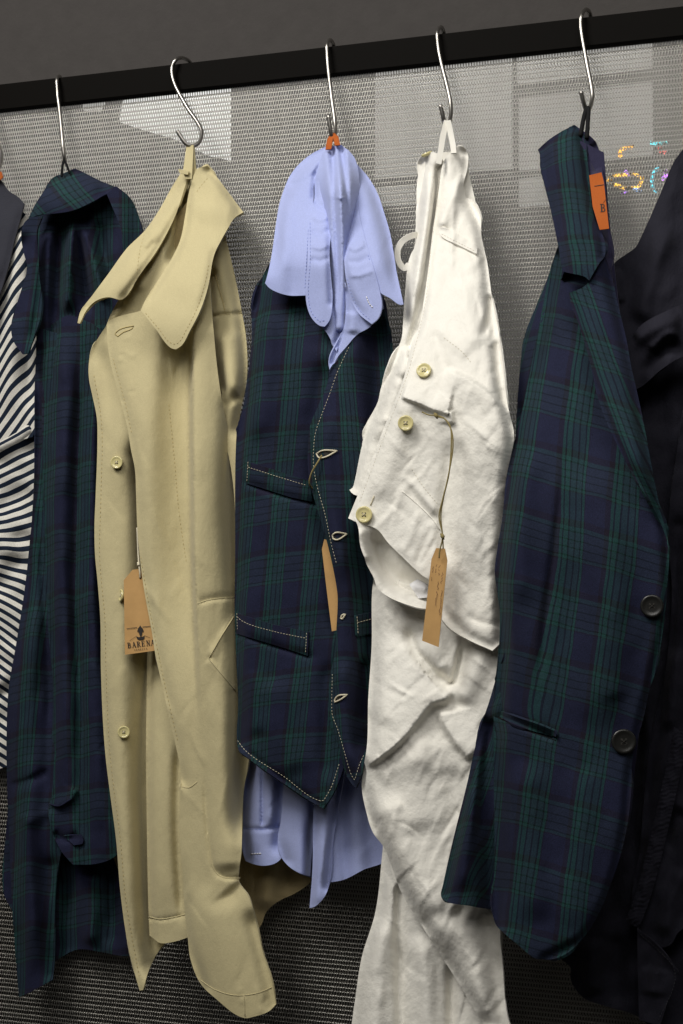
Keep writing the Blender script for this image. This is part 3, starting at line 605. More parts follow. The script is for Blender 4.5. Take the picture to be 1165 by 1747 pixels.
Cloth('front_panel', [(486, 1290), (479, 1400), (474, 1429), (475, 1450), (482, 1466), (495, 1480), (512, 1490), (529, 1495), (534, 1430), (541, 1370), (560, 1300)], .070,
      [([(482, 1330), (474, 1430), (484, 1468)], -.010, 9, 12, 0, 0), ([(516, 1310), (510, 1400), (516, 1488)], .004, 14, 14, .2, 0), ([(541, 1370), (532, 1430), (529, 1495)], -.014, 10, 10, 0, 0)], bl, D, 4, noise=bn)
Cloth('front_panel', [(548, 1320), (536, 1373), (534, 1412), (533, 1481), (528, 1549), (534, 1548), (552, 1532), (562, 1508), (568, 1440), (590, 1300)], .078,
      [([(537, 1373), (534, 1430), (528, 1549)], -.008, 8, 8, 0, 0), ([(558, 1340), (552, 1440), (544, 1530)], .003, 10, 10, .2, 0), ([(580, 1320), (566, 1440), (560, 1510)], -.012, 9, 9, 0, 0), ([(568, 1400), (556, 1440), (550, 1500)], .0015, 5)], bl, D, 4, noise=bn)
Cloth('front_panel', [(586, 1290), (569, 1400), (558, 1506), (586, 1501), (620, 1484), (662, 1466), (690, 1400), (660, 1290)], .064,
      [([(612, 1300), (606, 1400), (612, 1490)], .005, 16, 16, .2, 0), ([(592, 1320), (585, 1420), (590, 1500)], -.004, 9, 9, .2, 0), ([(640, 1310), (632, 1400), (640, 1474)], -.004, 16, 16, .2, 0)] + creases(8, (580, 1330, 650, 1480), 32, .0006, (3, 5), (30, 70), (-20, 30)), bl, D, 4.5, noise=bn)
Cloth('button_placket', [(560, 480), (569, 527), (580, 548), (587, 556), (578, 584), (574, 600), (556, 566), (540, 550), (546, 510)], .108, [([(566, 510), (580, 550), (576, 584)], -.008, 6, 6, 0, 0)], bl, D, 4)
Cloth('button_placket', [(588, 480), (600, 510), (636, 548), (631, 557), (609, 571), (592, 590), (573, 614), (563, 650), (563, 610), (576, 582), (587, 556)], .111, [([(588, 500), (588, 556), (566, 620)], -.006, 6, 6, 0, 0), ([(600, 530), (600, 570)], .004, 12)], bl, D, 4)
lcol = Cloth('collar', [(556, 250), (532, 262), (510, 280), (495, 299), (485, 321), (477, 346), (471, 379), (467, 409), (462, 442), (454, 477), (452, 483), (459, 491), (474, 499), (493, 504), (521, 504), (522, 475), (525, 420), (529, 379), (535, 337), (536, 312), (546, 291), (552, 277), (557, 258)], ss(.046, .114, 260, 460),
      [([(556, 252), (510, 280), (477, 346), (466, 420), (453, 482)], -.018, 16, 16, 0, .25), ([(542, 290), (524, 306), (492, 318)], -.003, 5, 9), ([(516, 310), (506, 400), (500, 500)], -.004, 16, 16, .4, 0), ([(552, 270), (538, 300), (535, 344)], -.007, 5, 6, .2, .1)] + creases(10, (470, 290, 520, 480), 21, .0006, (4, 7), (40, 90), (-10, 10)), bl, D, 4, thick=.002, noise=bn)
lcol.stitches([(526, 392), (523, 440), (520, 496)], M['bluethread'], 3.5, 2.5, .0003, .0003)
stl = Cloth('collar_stand', [(556, 256), (549, 280), (540, 298), (537, 320), (536, 340), (529, 362), (526, 398), (524, 447), (521, 497), (524, 524), (532, 543), (546, 556), (554, 557), (562, 546), (567, 516), (565, 475), (562, 434), (565, 392), (565, 324), (562, 290), (562, 258)], lambda x, y: lcol.depth(x, y) + .0012,
      [([(562, 270), (565, 324), (563, 434), (566, 516)], -.005, 6, 6, 0, 0), ([(536, 342), (550, 354), (566, 350)], -.0025, 4, 6), ([(530, 368), (546, 376), (564, 366)], .0022, 4, 7), ([(530, 392), (548, 400), (564, 388)], -.0022, 4, 6), ([(528, 418), (546, 424), (563, 416)], .0020, 4, 7), ([(528, 440), (546, 446), (563, 438)], -.0020, 4, 6)], bl, D, 3.5, thick=.002, noise=bn)
stl.stitches([(529, 380), (529, 447), (526, 500), (531, 532), (545, 549), (556, 546)], M['bluethread'], 3.5, 2.5, .0003, .0003)
rcol = Cloth('collar', [(577, 247), (592, 256), (609, 280), (628, 302), (645, 332), (655, 362), (664, 392), (671, 428), (677, 466), (684, 499), (688, 519), (683, 520), (666, 509), (648, 498), (637, 466), (621, 417), (607, 370), (602, 332), (597, 286), (584, 262)], ss(.046, .118, 260, 480),
      [([(580, 248), (628, 302), (660, 380), (674, 450), (687, 519)], -.016, 14, 14, 0, .25), ([(612, 300), (630, 390), (656, 480)], .003, 18, 18, .3, .2)] + creases(8, (610, 300, 660, 480), 22, .0006, (4, 7), (40, 90), (10, 25)), bl, D, 4, thick=.002, noise=bn)
rcol.stitches([(606, 360), (620, 408), (634, 455), (646, 492)], M['bluethread'], 3.5, 2.5, .0003, .0003)
str_ = Cloth('collar_stand', [(590, 268), (600, 290), (602, 332), (595, 379), (587, 414), (587, 442), (590, 475), (598, 508), (612, 535), (634, 553), (645, 543), (651, 524), (648, 498), (640, 466), (626, 417), (614, 370), (610, 332), (604, 290)], lambda x, y: rcol.depth(x, y) + .0012,
      [([(600, 300), (596, 379), (587, 430), (598, 508), (630, 552)], -.005, 7, 7, 0, .2), ([(590, 420), (606, 426), (624, 414)], .002, 4, 7), ([(592, 446), (612, 448), (634, 436)], -.002, 4, 7), ([(594, 470), (614, 470), (638, 460)], .0015, 4, 6)], bl, D, 3.5, thick=.002, noise=bn)
str_.stitches([(592, 475), (601, 506), (614, 530), (633, 547)], M['bluethread'], 3.5, 2.5, .0003, .0003)
str_.stitches([(625, 506), (630, 518), (637, 526)], M['whitelab'], 4, .5, .0006, .0005, 'buttonhole')
Cloth('hanging_loop', [(555, 255), (558, 238), (565, 226), (569, 228), (565, 254)], lambda x, y: .036 + .008*sstep(228, 256, y), (), M['orange'], D, 3, thick=.0012, smooth=False)
Cloth('hanging_loop', [(566, 226), (571, 227), (577, 233), (580, 247), (571, 248)], lambda x, y: .036 + .006*sstep(228, 250, y), (), M['orange'], D, 3, thick=.0012, smooth=False)

# ------------------------------------------------------------------ tartan waistcoat
V = thing('tartan_waistcoat', 'green and navy tartan waistcoat with white topstitching over the pale blue shirt', 'waistcoat', P1(560, 1380, .09))
vn = [(.003, 60, 260), (.0007, 26, 40)]
Cloth('back_panel', [(462, 460), (436, 520), (430, 700), (416, 900), (412, 1240), (470, 1290), (560, 1310), (640, 1280), (676, 900), (684, 700), (664, 571), (650, 500), (600, 470), (520, 460)], .026, (), M['lining'], V, 9)
vl = Cloth('front_panel', [(459, 450), (449, 469), (436, 497), (430, 530), (429, 585), (419, 665), (414, 697), (405, 729), (402, 771), (401, 823), (401, 955), (400, 1034), (402, 1103), (406, 1206), (404, 1262), (407, 1279), (425, 1295), (483, 1336), (538, 1372), (551, 1379), (565, 1360), (583, 1319), (592, 1280), (594, 1100), (592, 900), (582, 750), (577, 640), (570, 584), (550, 550), (520, 480)],
      ss(.090, .106, 450, 700),
      [([(452, 465), (429, 560), (414, 697), (402, 780), (400, 1034), (405, 1262)], -.020, 14, 14, 0, 0), ([(450, 520), (446, 660), (440, 760)], .006, 24), ([(420, 824), (470, 842), (537, 860)], -.003, 5, 8, 0, 0), ([(402, 1082), (483, 1107), (528, 1121)], -.003, 5, 8, 0, 0),
       ([(560, 600), (545, 700), (548, 800), (570, 950), (590, 1100)], -.012, 26, 30, .1, .1), ([(406, 1270), (483, 1330), (548, 1374)], -.003, 6, 6, 0, 0), ([(470, 1150), (478, 1250), (500, 1330)], .006, 30), ([(430, 1140), (436, 1260)], .004, 16), ([(560, 1120), (556, 1220), (560, 1340)], -.006, 14)],
      pl, V, 4.5, thick=.0026, noise=vn, uv=grain(61, 104, .085, .13, 452, 50, 0, 670))
vr = Cloth('front_panel', [(645, 536), (622, 563), (596, 587), (575, 615), (564, 631), (559, 652), (543, 692), (530, 723), (526, 750), (525, 792), (529, 826), (538, 858), (549, 894), (562, 942), (575, 1008), (576, 1021), (574, 1069), (571, 1113), (564, 1148), (560, 1192), (560, 1220), (567, 1244), (579, 1275), (586, 1309), (600, 1338), (607, 1344), (617, 1319), (626, 1280), (644, 1200), (680, 1000), (690, 800), (696, 640), (669, 606), (664, 571), (655, 530)],
      ss(.114, .122, 540, 760),
      [([(596, 587), (559, 652), (526, 750), (529, 826), (562, 942), (576, 1021), (560, 1200), (586, 1309), (606, 1342)], -.005, 8, 8, 0, 0), ([(650, 560), (648, 700), (640, 900), (640, 1100), (632, 1260)], -.026, 30, 30, 0, 0), ([(568, 690), (556, 760), (566, 860), (590, 1000)], .005, 14), ([(584, 1120), (590, 1220), (604, 1320)], .006, 14), ([(620, 1120), (620, 1240)], -.008, 12)],
      pl, V, 4.5, thick=.0026, noise=vn, uv=grain(56, 100, -.06, .06, 553, 72, 0, 700))
TH = M['thread']
vr.stitches([(595, 592), (575, 636), (562, 673), (549, 707), (538, 739), (535, 765), (535, 797), (543, 837), (554, 876), (564, 923), (575, 966)], TH, 3.6, 2.0, .00025, .0003)
vr.stitches([(567, 1150), (566, 1192), (567, 1220), (576, 1244), (588, 1285), (600, 1323), (605, 1331), (613, 1305), (622, 1285)], TH, 3.6, 2.0, .00025, .0003)
vl.stitches([(405, 1263), (418, 1280), (483, 1324), (545, 1366), (552, 1366), (565, 1343), (579, 1302)], TH, 3.8, 1.8, .00030, .0003)
def welt(par, pc, poly, stit, grainf, name='pocket_welt', fold=None):
    w = Cloth(name, poly, lambda x, y: pc.depth(x, y) + .0028, (), pl, par, 4, thick=.0024, uv=grainf, smooth=False)
    for s_ in stit: w.stitches(s_, TH, 3.4, 1.6, .00026, .0003)
welt(V, vl, [(421, 787), (528, 821), (533, 856), (498, 849), (419, 824)], [[(423, 797), (470, 812), (526, 829)], [(423, 788), (421, 823)], [(518, 857), (532, 858)]][:2], grain(61, 104, .085, -.1, 440, 40, 0, 670))
welt(V, vl, [(402, 1043), (414, 1050), (466, 1066), (526, 1078), (525, 1119), (483, 1105), (403, 1081)], [[(404, 1052), (414, 1060), (466, 1077), (523, 1089)], [(523, 1080), (521, 1117)], [(404, 1046), (405, 1076)]], grain(61, 104, .085, -.1, 440, 30, 0, 670))
welt(V, vr, [(607, 1050), (650, 1042), (652, 1078), (609, 1086)], [[(610, 1062), (634, 1056), (648, 1053)], [(609, 1052), (611, 1084)]], grain(56, 100, 0, .1, 575, 20))
def bhole(par, pc, pts):
    a = np.array(pts, float); c = a.mean(0); k = c + (a - c) * .8
    h = hermite(k, 3, True, 70); v = list(PP(h[:, 0], h[:, 1], pc.depth(h[:, 0], h[:, 1]) + .0004))
    o = tube('buttonhole', pc.line(list(pts) + [pts[0]], .0010, 2), .00075, TH, par, 6, 0)
    put('buttonhole_slit', mesh('buttonhole_slit', v, [tuple(range(len(v)))[::-1]]), M['hole'], o)
bhole(V, vr, [(540, 774), (549, 769), (575, 769), (550, 781), (543, 780)]); bhole(V, vr, [(567, 913), (572, 909), (592, 911), (574, 921), (568, 919)])
bhole(V, vr, [(581, 1055), (584, 1049), (589, 1048), (584, 1056)]); bhole(V, vr, [(571, 1193), (577, 1187), (592, 1185), (580, 1194), (571, 1198)])

# ------------------------------------------------------------------ white linen trousers
E = thing('white_trousers', 'crumpled white linen trousers folded open at the waist with yellow buttons', 'trousers', P1(740, 1750, .10))
wh = M['white']; wn = [(.0022, 80, 170, 15), (.0003, 12, 20, 30)]
Cloth('back_panel', [(735, 262), (790, 256), (812, 350), (836, 520), (856, 700), (850, 900), (846, 1080), (700, 1020), (640, 930), (625, 800), (660, 690), (700, 560), (712, 400), (716, 290)], ss(.036, .075, 250, 700), (), wh, E, 8, noise=wn)
Cloth('leg', [(660, 1380), (653, 1446), (640, 1557), (617, 1633), (605, 1710), (596, 1775), (880, 1775), (869, 1747), (857, 1645), (852, 1560), (800, 1500), (720, 1420)], .098,
      [([(655, 1440), (640, 1557), (612, 1650), (598, 1760)], -.016, 14, 14, 0, 0), ([(682, 1500), (680, 1600), (684, 1760)], -.010, 9, 12, .1, 0), ([(655, 1560), (645, 1660), (640, 1760)], .008, 18, 18, .2, 0), ([(716, 1590), (726, 1680), (730, 1760)], .009, 16, 16, .2, 0), ([(769, 1640), (770, 1760)], -.010, 9, 9, .2, 0)] + creases(50, (610, 1480, 860, 1750), 13, .0012, (3, 5.5), (40, 130), (-20, 20)), wh, E, 5, noise=wn)
Cloth('leg', [(638, 985), (635, 1005), (634, 1099), (628, 1195), (626, 1271), (619, 1317), (617, 1343), (624, 1382), (636, 1420), (655, 1446), (685, 1523), (720, 1580), (754, 1633), (788, 1687), (823, 1747), (840, 1775), (882, 1775), (869, 1747), (857, 1645), (853, 1588), (866, 1500), (870, 1200), (862, 1090), (800, 1040), (700, 1000)], ss(.121, .130, 1060, 1300),
      [([(636, 1000), (632, 1100), (626, 1271), (617, 1340), (640, 1420), (685, 1523), (754, 1633), (823, 1747)], -.016, 15, 15, 0, 0),
       ([(772, 1170), (758, 1191), (735, 1198), (716, 1221), (685, 1259), (647, 1290), (618, 1310)], .014, 50, 7, .12, .1), ([(640, 1240), (690, 1160), (700, 1080)], .006, 40),
       ([(696, 1060), (708, 1106), (728, 1132), (772, 1172)], -.009, 13, 6, .2, .05), ([(752, 1206), (756, 1228), (774, 1259), (804, 1297)], .010, 6, 34, .15, .1), ([(790, 1090), (779, 1140), (770, 1172)], -.010, 5, 12, .3, .1),
       ([(758, 1156), (744, 1110), (730, 1050)], .007, 18, 24, .2, .4), ([(824, 1090), (808, 1150), (780, 1206)], .009, 20, 20, .3, .2),
       ([(650, 1340), (676, 1420), (730, 1530), (790, 1640)], .010, 30, 30, .2, .2), ([(720, 1240), (700, 1330), (720, 1430)], .006, 34), ([(770, 1300), (780, 1400), (780, 1500)], -.005, 24), ([(830, 1560), (848, 1660), (862, 1760)], -.010, 20, 20, .1, 0), ([(800, 1560), (810, 1660), (830, 1760)], .005, 18),
       ([(640, 1330), (690, 1300), (740, 1290)], .004, 20), ([(716, 1580), (760, 1560), (800, 1570)], -.004, 16), ([(640, 1400), (660, 1380), (690, 1372)], .003, 10)] + creases(150, (640, 1010, 860, 1740), 11, .0011, (3, 5.5), (40, 130), (-40, 35)), wh, E, 4.5, noise=wn)
wi = Cloth('waist_lining', [(604, 882), (611, 900), (615, 933), (625, 958), (637, 982), (643, 1002), (662, 1018), (690, 1030), (720, 1038), (734, 1038), (736, 1000), (722, 976), (690, 945), (664, 918), (645, 898)],
      lambda x, y: .140 + .0 * x, [([(650, 900), (648, 940), (664, 975), (700, 1005), (740, 1025)], -.022, 16, 26, .15, 0), ([(608, 890), (616, 935), (638, 985), (662, 1018), (725, 1040)], .008, 14, 16, 0, 0), ([(612, 900), (616, 930), (628, 960)], .006, 6, 9)], wh, E, 4, noise=[(.0012, 24, 30)])
Cloth('care_label', [(698, 997), (718, 984), (736, 990), (730, 1019), (714, 1021)], lambda x, y: .128 + 0*x, [([(700, 1000), (730, 1005)], .003, 8)], M['whitelab'], E, 4, thick=.0006, smooth=False)
e1 = Cloth('fly_facing', [(735, 259), (723, 263), (713, 275), (712, 286), (715, 321), (710, 353), (709, 388), (706, 424), (699, 438), (691, 496), (688, 540), (683, 584), (670, 605), (649, 665), (645, 684), (621, 731), (611, 769), (599, 794), (593, 819), (597, 837), (607, 845), (646, 840), (690, 720), (720, 600), (740, 500), (752, 420), (758, 340), (760, 290), (755, 272), (745, 262)], ss(.046, .128, 260, 640),
      [([(716, 280), (712, 350), (694, 480), (684, 584), (648, 670), (612, 769), (595, 825)], -.018, 12, 12, 0, 0), ([(734, 290), (730, 360), (722, 440), (710, 520)], .010, 12), ([(754, 290), (748, 340), (738, 400), (728, 460), (716, 530), (700, 590)], -.022, 9, 16, 0, 0), ([(690, 600), (672, 680), (640, 760)], .006, 14), ([(672, 640), (690, 650), (700, 640)], -.003, 6), ([(640, 720), (655, 716), (670, 720)], .002, 6)] + creases(22, (628, 600, 720, 825), 14, .0008, (3, 5), (25, 60), (-50, 50)), wh, E, 4, noise=wn)
e2 = Cloth('front_panel', [(777, 251), (784, 249), (791, 251), (798, 263), (798, 283), (791, 318), (795, 338), (802, 339), (812, 350), (820, 371), (821, 400), (831, 447), (840, 511), (849, 555), (858, 622), (866, 690), (877, 744), (870, 785), (864, 848), (858, 910), (852, 973), (851, 1021), (854, 1065), (853, 1096), (840, 1110), (800, 1092), (765, 1070), (742, 1035), (734, 992), (718, 980), (684, 948), (662, 926), (643, 903), (611, 892), (594, 884), (605, 857), (618, 826), (637, 775), (662, 712), (689, 643), (704, 580), (715, 555), (723, 511), (732, 447), (738, 394), (745, 348), (750, 313), (754, 284), (765, 262)],
      ss(.050, .144, 255, 700),
      [([(755, 280), (745, 348), (732, 447), (715, 555), (704, 580), (662, 712), (618, 826), (596, 882)], -.008, 7, 7, 0, 0), ([(796, 262), (792, 318), (818, 380), (838, 511), (862, 690), (876, 744), (866, 848), (856, 1000), (856, 1090)], -.014, 12, 12, 0, 0),
       ([(790, 256), (788, 300), (766, 350), (750, 392)], .008, 8, 14, .1, .1), ([(775, 340), (772, 400), (770, 470)], .002, 5),
       ([(756, 632), (797, 648), (838, 678), (862, 706), (880, 744)], .009, 70, 5, .15, 0), ([(684, 676), (712, 686), (740, 698), (766, 704)], .007, 3.5, 26, .05, .02), ([(768, 700), (770, 712), (770, 724)], .006, 14, 4, .1, .2),
       ([(812, 690), (806, 800), (806, 900), (812, 1000)], .006, 34, 44, .2, .3), ([(772, 740), (764, 830), (758, 900), (760, 980)], -.007, 14, 18, .2, .2), ([(694, 800), (712, 850), (740, 900)], -.003, 12), ([(684, 806), (720, 846), (748, 880)], .003, 6, 8),
       ([(700, 660), (690, 720), (665, 790), (640, 860)], .005, 20), ([(716, 868), (700, 915), (682, 948)], .0014, 7), ([(740, 890), (716, 945), (708, 970)], -.0014, 6),
       ([(736, 1000), (760, 1050), (800, 1086), (842, 1106)], -.005, 10, 10, 0, 0), ([(790, 1046), (820, 1062), (852, 1066)], -.002, 5, 9, .3, 0), ([(770, 640), (752, 612), (745, 560)], -.003, 10), ([(745, 560), (770, 580), (800, 610)], .003, 12), ([(790, 470), (796, 540), (812, 600)], .005, 18), ([(822, 580), (838, 520), (834, 500)], -.006, 6, 8), ([(834, 592), (846, 578), (850, 565)], .003, 6)] + creases(130, (640, 300, 860, 1060), 12, .0010, (3, 5.5), (35, 120), (-30, 30)),
      wh, E, 4, thick=.0018, noise=wn)
for l_ in ([(749, 300), (741, 380), (733, 450), (727, 510), (716, 562), (706, 600), (692, 648), (668, 712), (644, 775), (624, 828), (612, 860)], [(702, 800), (722, 830), (748, 862)], [(757, 576), (790, 602), (806, 622)]): e2.stitches(l_, M['whitethread'], 3.5, 2.4, .00028, .0002)
ew = Cloth('pocket_welt', [(746, 390), (753, 388), (782, 400), (815, 419), (813, 433), (782, 418), (752, 402)], lambda x, y: e2.depth(x, y) + .0032, (), wh, E, 3.5, thick=.003, noise=[(.0006, 14, 14)])
ew.stitches([(753, 399), (782, 414), (812, 429)], M['whitethread'], 3.2, 2.2, .00025, .0002)
e2.seam([(686, 838), (714, 862), (738, 886), (750, 904)], .0005, wh)
for x_, y_, r_ in ((723, 632, 12), (692, 722, 12.5), (621, 878, 13.5)): e2.button(x_, y_, r_, M['horn'], .003)
e1.button(728, 263, 10, M['horn'], -.002, tilt=(-.3, -.3, .9))
e2.seam([(632, 862), (636, 852), (638, 846)], .0006, M['thread'], 'buttonhole')
def strap(par, pts, w, mat, name, th=.0012):
    l = smooth3([(a, b, c * 1000) for a, b, c in pts], 6); t = np.gradient(l[:, :2], axis=0); t /= np.linalg.norm(t, axis=1)[:, None]; n = np.stack([-t[:, 1], t[:, 0]], 1) * w / 2
    a, b = PP(l[:, 0] + n[:, 0], l[:, 1] + n[:, 1], l[:, 2] / 1000 + .0015), PP(l[:, 0] - n[:, 0], l[:, 1] - n[:, 1], l[:, 2] / 1000 - .0015)
    v = [p for q in zip(a, b) for p in q]; f = [(2*i, 2*i+1, 2*i+3, 2*i+2) for i in range(len(l) - 1)]
    o = put(name, mesh(name, v, f, False), mat, par); m = o.modifiers.new('thickness', 'SOLIDIFY'); m.thickness = th; m.offset = 0; return o
strap(E, [(762, 206, .041), (756, 230, .046), (752, 255, .052), (748, 280, .060)], 9, wh, 'hanging_loop')
strap(E, [(764, 206, .041), (768, 225, .044), (772, 245, .050), (774, 262, .060)], 9, wh, 'hanging_loop')
strap(E, [(712, 400, .060), (700, 403, .066), (686, 412, .070), (678, 428, .072), (680, 446, .072), (689, 458, .070), (698, 452, .066)], 10, wh, 'belt_loop')

# ------------------------------------------------------------------ tartan blazer (right)
Z = thing('tartan_blazer', 'tailored green and navy tartan blazer with notched lapel and black buttons', 'blazer', P1(930, 1637, .14))
zn = [(.0035, 80, 300), (.0006, 30, 40)]
Cloth('back_panel', [(990, 240), (1030, 260), (1042, 400), (1060, 560), (1080, 800), (1100, 1000), (1090, 1250), (1050, 1460), (960, 1600), (880, 1560), (870, 1200), (880, 800), (920, 560), (960, 400)], ss(.050, .085, 240, 700), (), M['lining'], Z, 9, noise=zn)
Cloth('sleeve', [(950, 425), (937, 466), (914, 523), (893, 578), (889, 609), (883, 678), (880, 740), (876, 860), (870, 980), (864, 1100), (848, 1150), (835, 1195), (817, 1249), (795, 1344), (773, 1432), (755, 1512), (752, 1527), (758, 1536), (798, 1545), (846, 1552), (900, 1550), (950, 1100), (955, 700), (958, 500)], ss(.090, .166, 430, 1150),
      [([(945, 440), (893, 578), (883, 700)], -.016, 14, 14, 0, 0), ([(850, 1145), (817, 1249), (773, 1432), (754, 1520)], -.016, 14, 14, 0, 0), ([(840, 1240), (836, 1400), (838, 1550)], -.020, 18, 18, 0, 0), ([(810, 1330), (796, 1420), (785, 1530)], .006, 14), ([(840, 1220), (824, 1320), (818, 1440)], -.008, 8, 8)], pl, Z, 5, thick=.002, noise=zn, uv=grain(52, 118, .30, .05, 752, 60, 0, 1400))
mb = Cloth('front_panel', [(952, 420), (940, 455), (923, 538), (912, 595), (899, 662), (883, 732), (871, 780), (863, 820), (857, 883), (849, 932), (844, 975), (848, 1010), (852, 1040), (852, 1089), (848, 1132), (843, 1180), (842, 1249), (844, 1468), (845, 1576), (860, 1592), (886, 1614), (911, 1634), (930, 1637), (944, 1636), (966, 1627), (995, 1600), (1021, 1560), (1043, 1505), (1061, 1450), (1072, 1395), (1077, 1344), (1079, 1297), (1099, 1220), (1108, 1176), (1117, 1150), (1129, 1089), (1137, 1018), (1140, 935), (1128, 890), (1090, 800), (1060, 640), (1040, 500), (1020, 440), (980, 420)],
      ss(.112, .182, 430, 950),
      [([(945, 440), (912, 595), (871, 780), (845, 975), (851, 1089), (842, 1249), (844, 1576)], -.026, 18, 18, 0, 0), ([(1040, 560), (1080, 760), (1132, 900), (1139, 1018), (1110, 1170), (1079, 1300), (1060, 1450), (1000, 1596), (930, 1636)], -.007, 9, 9, 0, 0),
       ([(964, 745), (962, 800), (948, 920), (930, 1060), (918, 1180)], -.004, 8, 8, .3, .2), ([(900, 760), (888, 900), (886, 1040)], .007, 24), ([(1010, 760), (1030, 900), (1040, 1060), (1010, 1260)], .009, 44), ([(960, 470), (985, 478), (1004, 484)], -.022, 10, 24, .1, .1), ([(844, 1215), (893, 1238), (948, 1260)], -.006, 5, 8, 0, .08), ([(900, 1290), (905, 1430), (920, 1580)], .007, 28), ([(862, 1270), (862, 1560)], -.004, 14), ([(990, 1300), (990, 1450), (975, 1590)], .004, 30), ([(1050, 1180), (1064, 1240), (1078, 1290)], -.003, 20)],
      pl, Z, 4.5, thick=.0026, noise=zn, uv=lambda x, y: ((x + .135*(y - 1000) - 20*sstep(700, 1000, y)*sstep(890, 960, x)*(1-sstep(1200, 1260, y)) - 16*sstep(1200, 1260, y) - 883)/91.0, (y - .28*(x - 950) - 2)/(119.0)))
lp = Cloth('lapel', [(970, 500), (996, 489), (1005, 480), (1023, 448), (1032, 437), (1043, 466), (1052, 509), (1060, 543), (1069, 581), (1077, 626), (1088, 674), (1100, 732), (1112, 797), (1126, 866), (1138, 912), (1141, 938), (1132, 905), (1112, 862), (1083, 817), (1063, 779), (1035, 721), (1018, 672), (1009, 629), (996, 581), (986, 549), (974, 518)], ss(.136, .200, 450, 830),
      [([(970, 502), (996, 581), (1020, 678), (1063, 778), (1112, 860), (1138, 920)], -.006, 8, 8, 0, 0), ([(1034, 440), (1060, 543), (1088, 674), (1112, 797), (1139, 925)], -.014, 12, 12, 0, 0), ([(1004, 520), (1030, 620), (1068, 740), (1110, 830)], .004, 20)],
      pl, Z, 4, thick=.0026, uv=lambda x, y: ((x - .36*(y - 500) - 930)/84.0, (y*.95 - .30*(x - 1000) - 500)/96.0))
col = Cloth('collar', [(980, 213), (960, 223), (934, 240), (920, 253), (923, 289), (929, 317), (939, 357), (946, 389), (950, 409), (954, 429), (959, 463), (972, 466), (999, 473), (1005, 479), (1023, 448), (1032, 436), (1026, 395), (1017, 380), (1010, 352), (1005, 300), (1002, 274), (999, 237), (989, 220)], ss(.056, .142, 215, 470),
      [([(922, 256), (930, 317), (948, 400), (959, 463)], -.014, 13, 13, 0, 0), ([(990, 222), (1001, 274), (1008, 340), (1026, 400), (1031, 436)], -.012, 9, 9, 0, 0), ([(982, 214), (950, 230), (922, 252)], -.010, 8, 8, 0, 0), ([(968, 240), (976, 330), (990, 430)], .006, 20)],
      pl, Z, 4, thick=.003, uv=lambda x, y: ((x - .12*(y - 340) - 920)/88.0, (y + .25*(x - 960)*sstep(420, 260, y) if False else y + (.30*(1 - sstep(250, 330, y)) - .02)*(x - 960) - 196)/86.0))
Cloth('collar_lining', [(984, 216), (999, 226), (1013, 238), (1019, 248), (1024, 272), (1031, 309), (1037, 357), (1041, 392), (1046, 440), (1040, 470), (1026, 440), (1008, 352), (1000, 290), (994, 240)], ss(.046, .110, 220, 440), [([(1004, 245), (1012, 270), (1016, 300)], -.008, 6), ([(1018, 250), (1034, 330), (1042, 440)], -.008, 8, 8, 0, 0), ([(996, 240), (1006, 320)], -.006, 6)], M['lining'], Z, 4)
ol = Cloth('brand_label', [(1005, 299), (1026, 294), (1030, 310), (1039, 390), (1023, 392), (1011, 352)], lambda x, y: .082 + .036*sstep(290, 400, y), (), M['orange'], Z, 4, thick=.0007, smooth=False)
ptube('hanging_loop', [(990, 232, .048), (995, 205, .044), (1000, 187, .040), (1004, 186, .040), (1003, 205, .044), (1001, 236, .052)], .0020, M['blackcord'], Z, 8)
Cloth('pocket_welt', [(845, 1210), (886, 1225), (922, 1237), (948, 1248), (948, 1257), (905, 1246), (870, 1233), (846, 1219)], lambda x, y: mb.depth(x, y) + .004, (), pl, Z, 4, thick=.002, uv=grain(91, 119, .1, -.4, 893, 50))
mb.seam([(846, 1222), (893, 1244), (948, 1263)], .0005, M['blackcord'])
for x_, y_, r_ in ((1112, 1034, 16.5), (1064, 1265, 18)): mb.button(x_, y_, r_, M['blackb'], .003)

# ------------------------------------------------------------------ dark navy jacket cut off by the right edge
G = thing('navy_jacket', 'dark navy cotton jacket with gathered placket, cut off by the right edge', 'jacket', P1(1150, 1740, .08))
nv = M['navy']; nn = [(.006, 40, 120), (.002, 20, 34, 20)]
Cloth('back_panel', [(1230, 180), (1163, 257), (1149, 277), (1132, 317), (1115, 357), (1097, 397), (1083, 423), (1066, 435), (1046, 452), (1040, 520), (1050, 700), (1060, 1000), (1070, 1300), (1040, 1500), (957, 1636), (973, 1651), (973, 1669), (995, 1702), (1032, 1716), (1090, 1735), (1119, 1760), (1230, 1760)], ss(.030, .060, 200, 700),
      [([(1140, 380), (1110, 470), (1090, 560)], .012, 18), ([(1100, 900), (1104, 1250), (1090, 1500)], .012, 10, 18), ([(1050, 455), (1056, 500), (1062, 520)], .006, 6), ([(1010, 1600), (1010, 1700)], .010, 18), ([(1050, 1590), (1060, 1720)], -.008, 16)], nv, G, 6, noise=nn)
Cloth('rolled_cuff', [(1075, 586), (1084, 566), (1097, 552), (1140, 529), (1170, 516), (1230, 500), (1230, 600), (1165, 609), (1126, 632), (1097, 658), (1086, 664), (1078, 630)], .094, [([(1080, 580), (1120, 560), (1165, 540)], .010, 16), ([(1096, 640), (1130, 600), (1165, 585)], -.008, 12), ([(1110, 600), (1140, 570), (1160, 570)], .006, 8)], nv, G, 4.5, noise=nn)
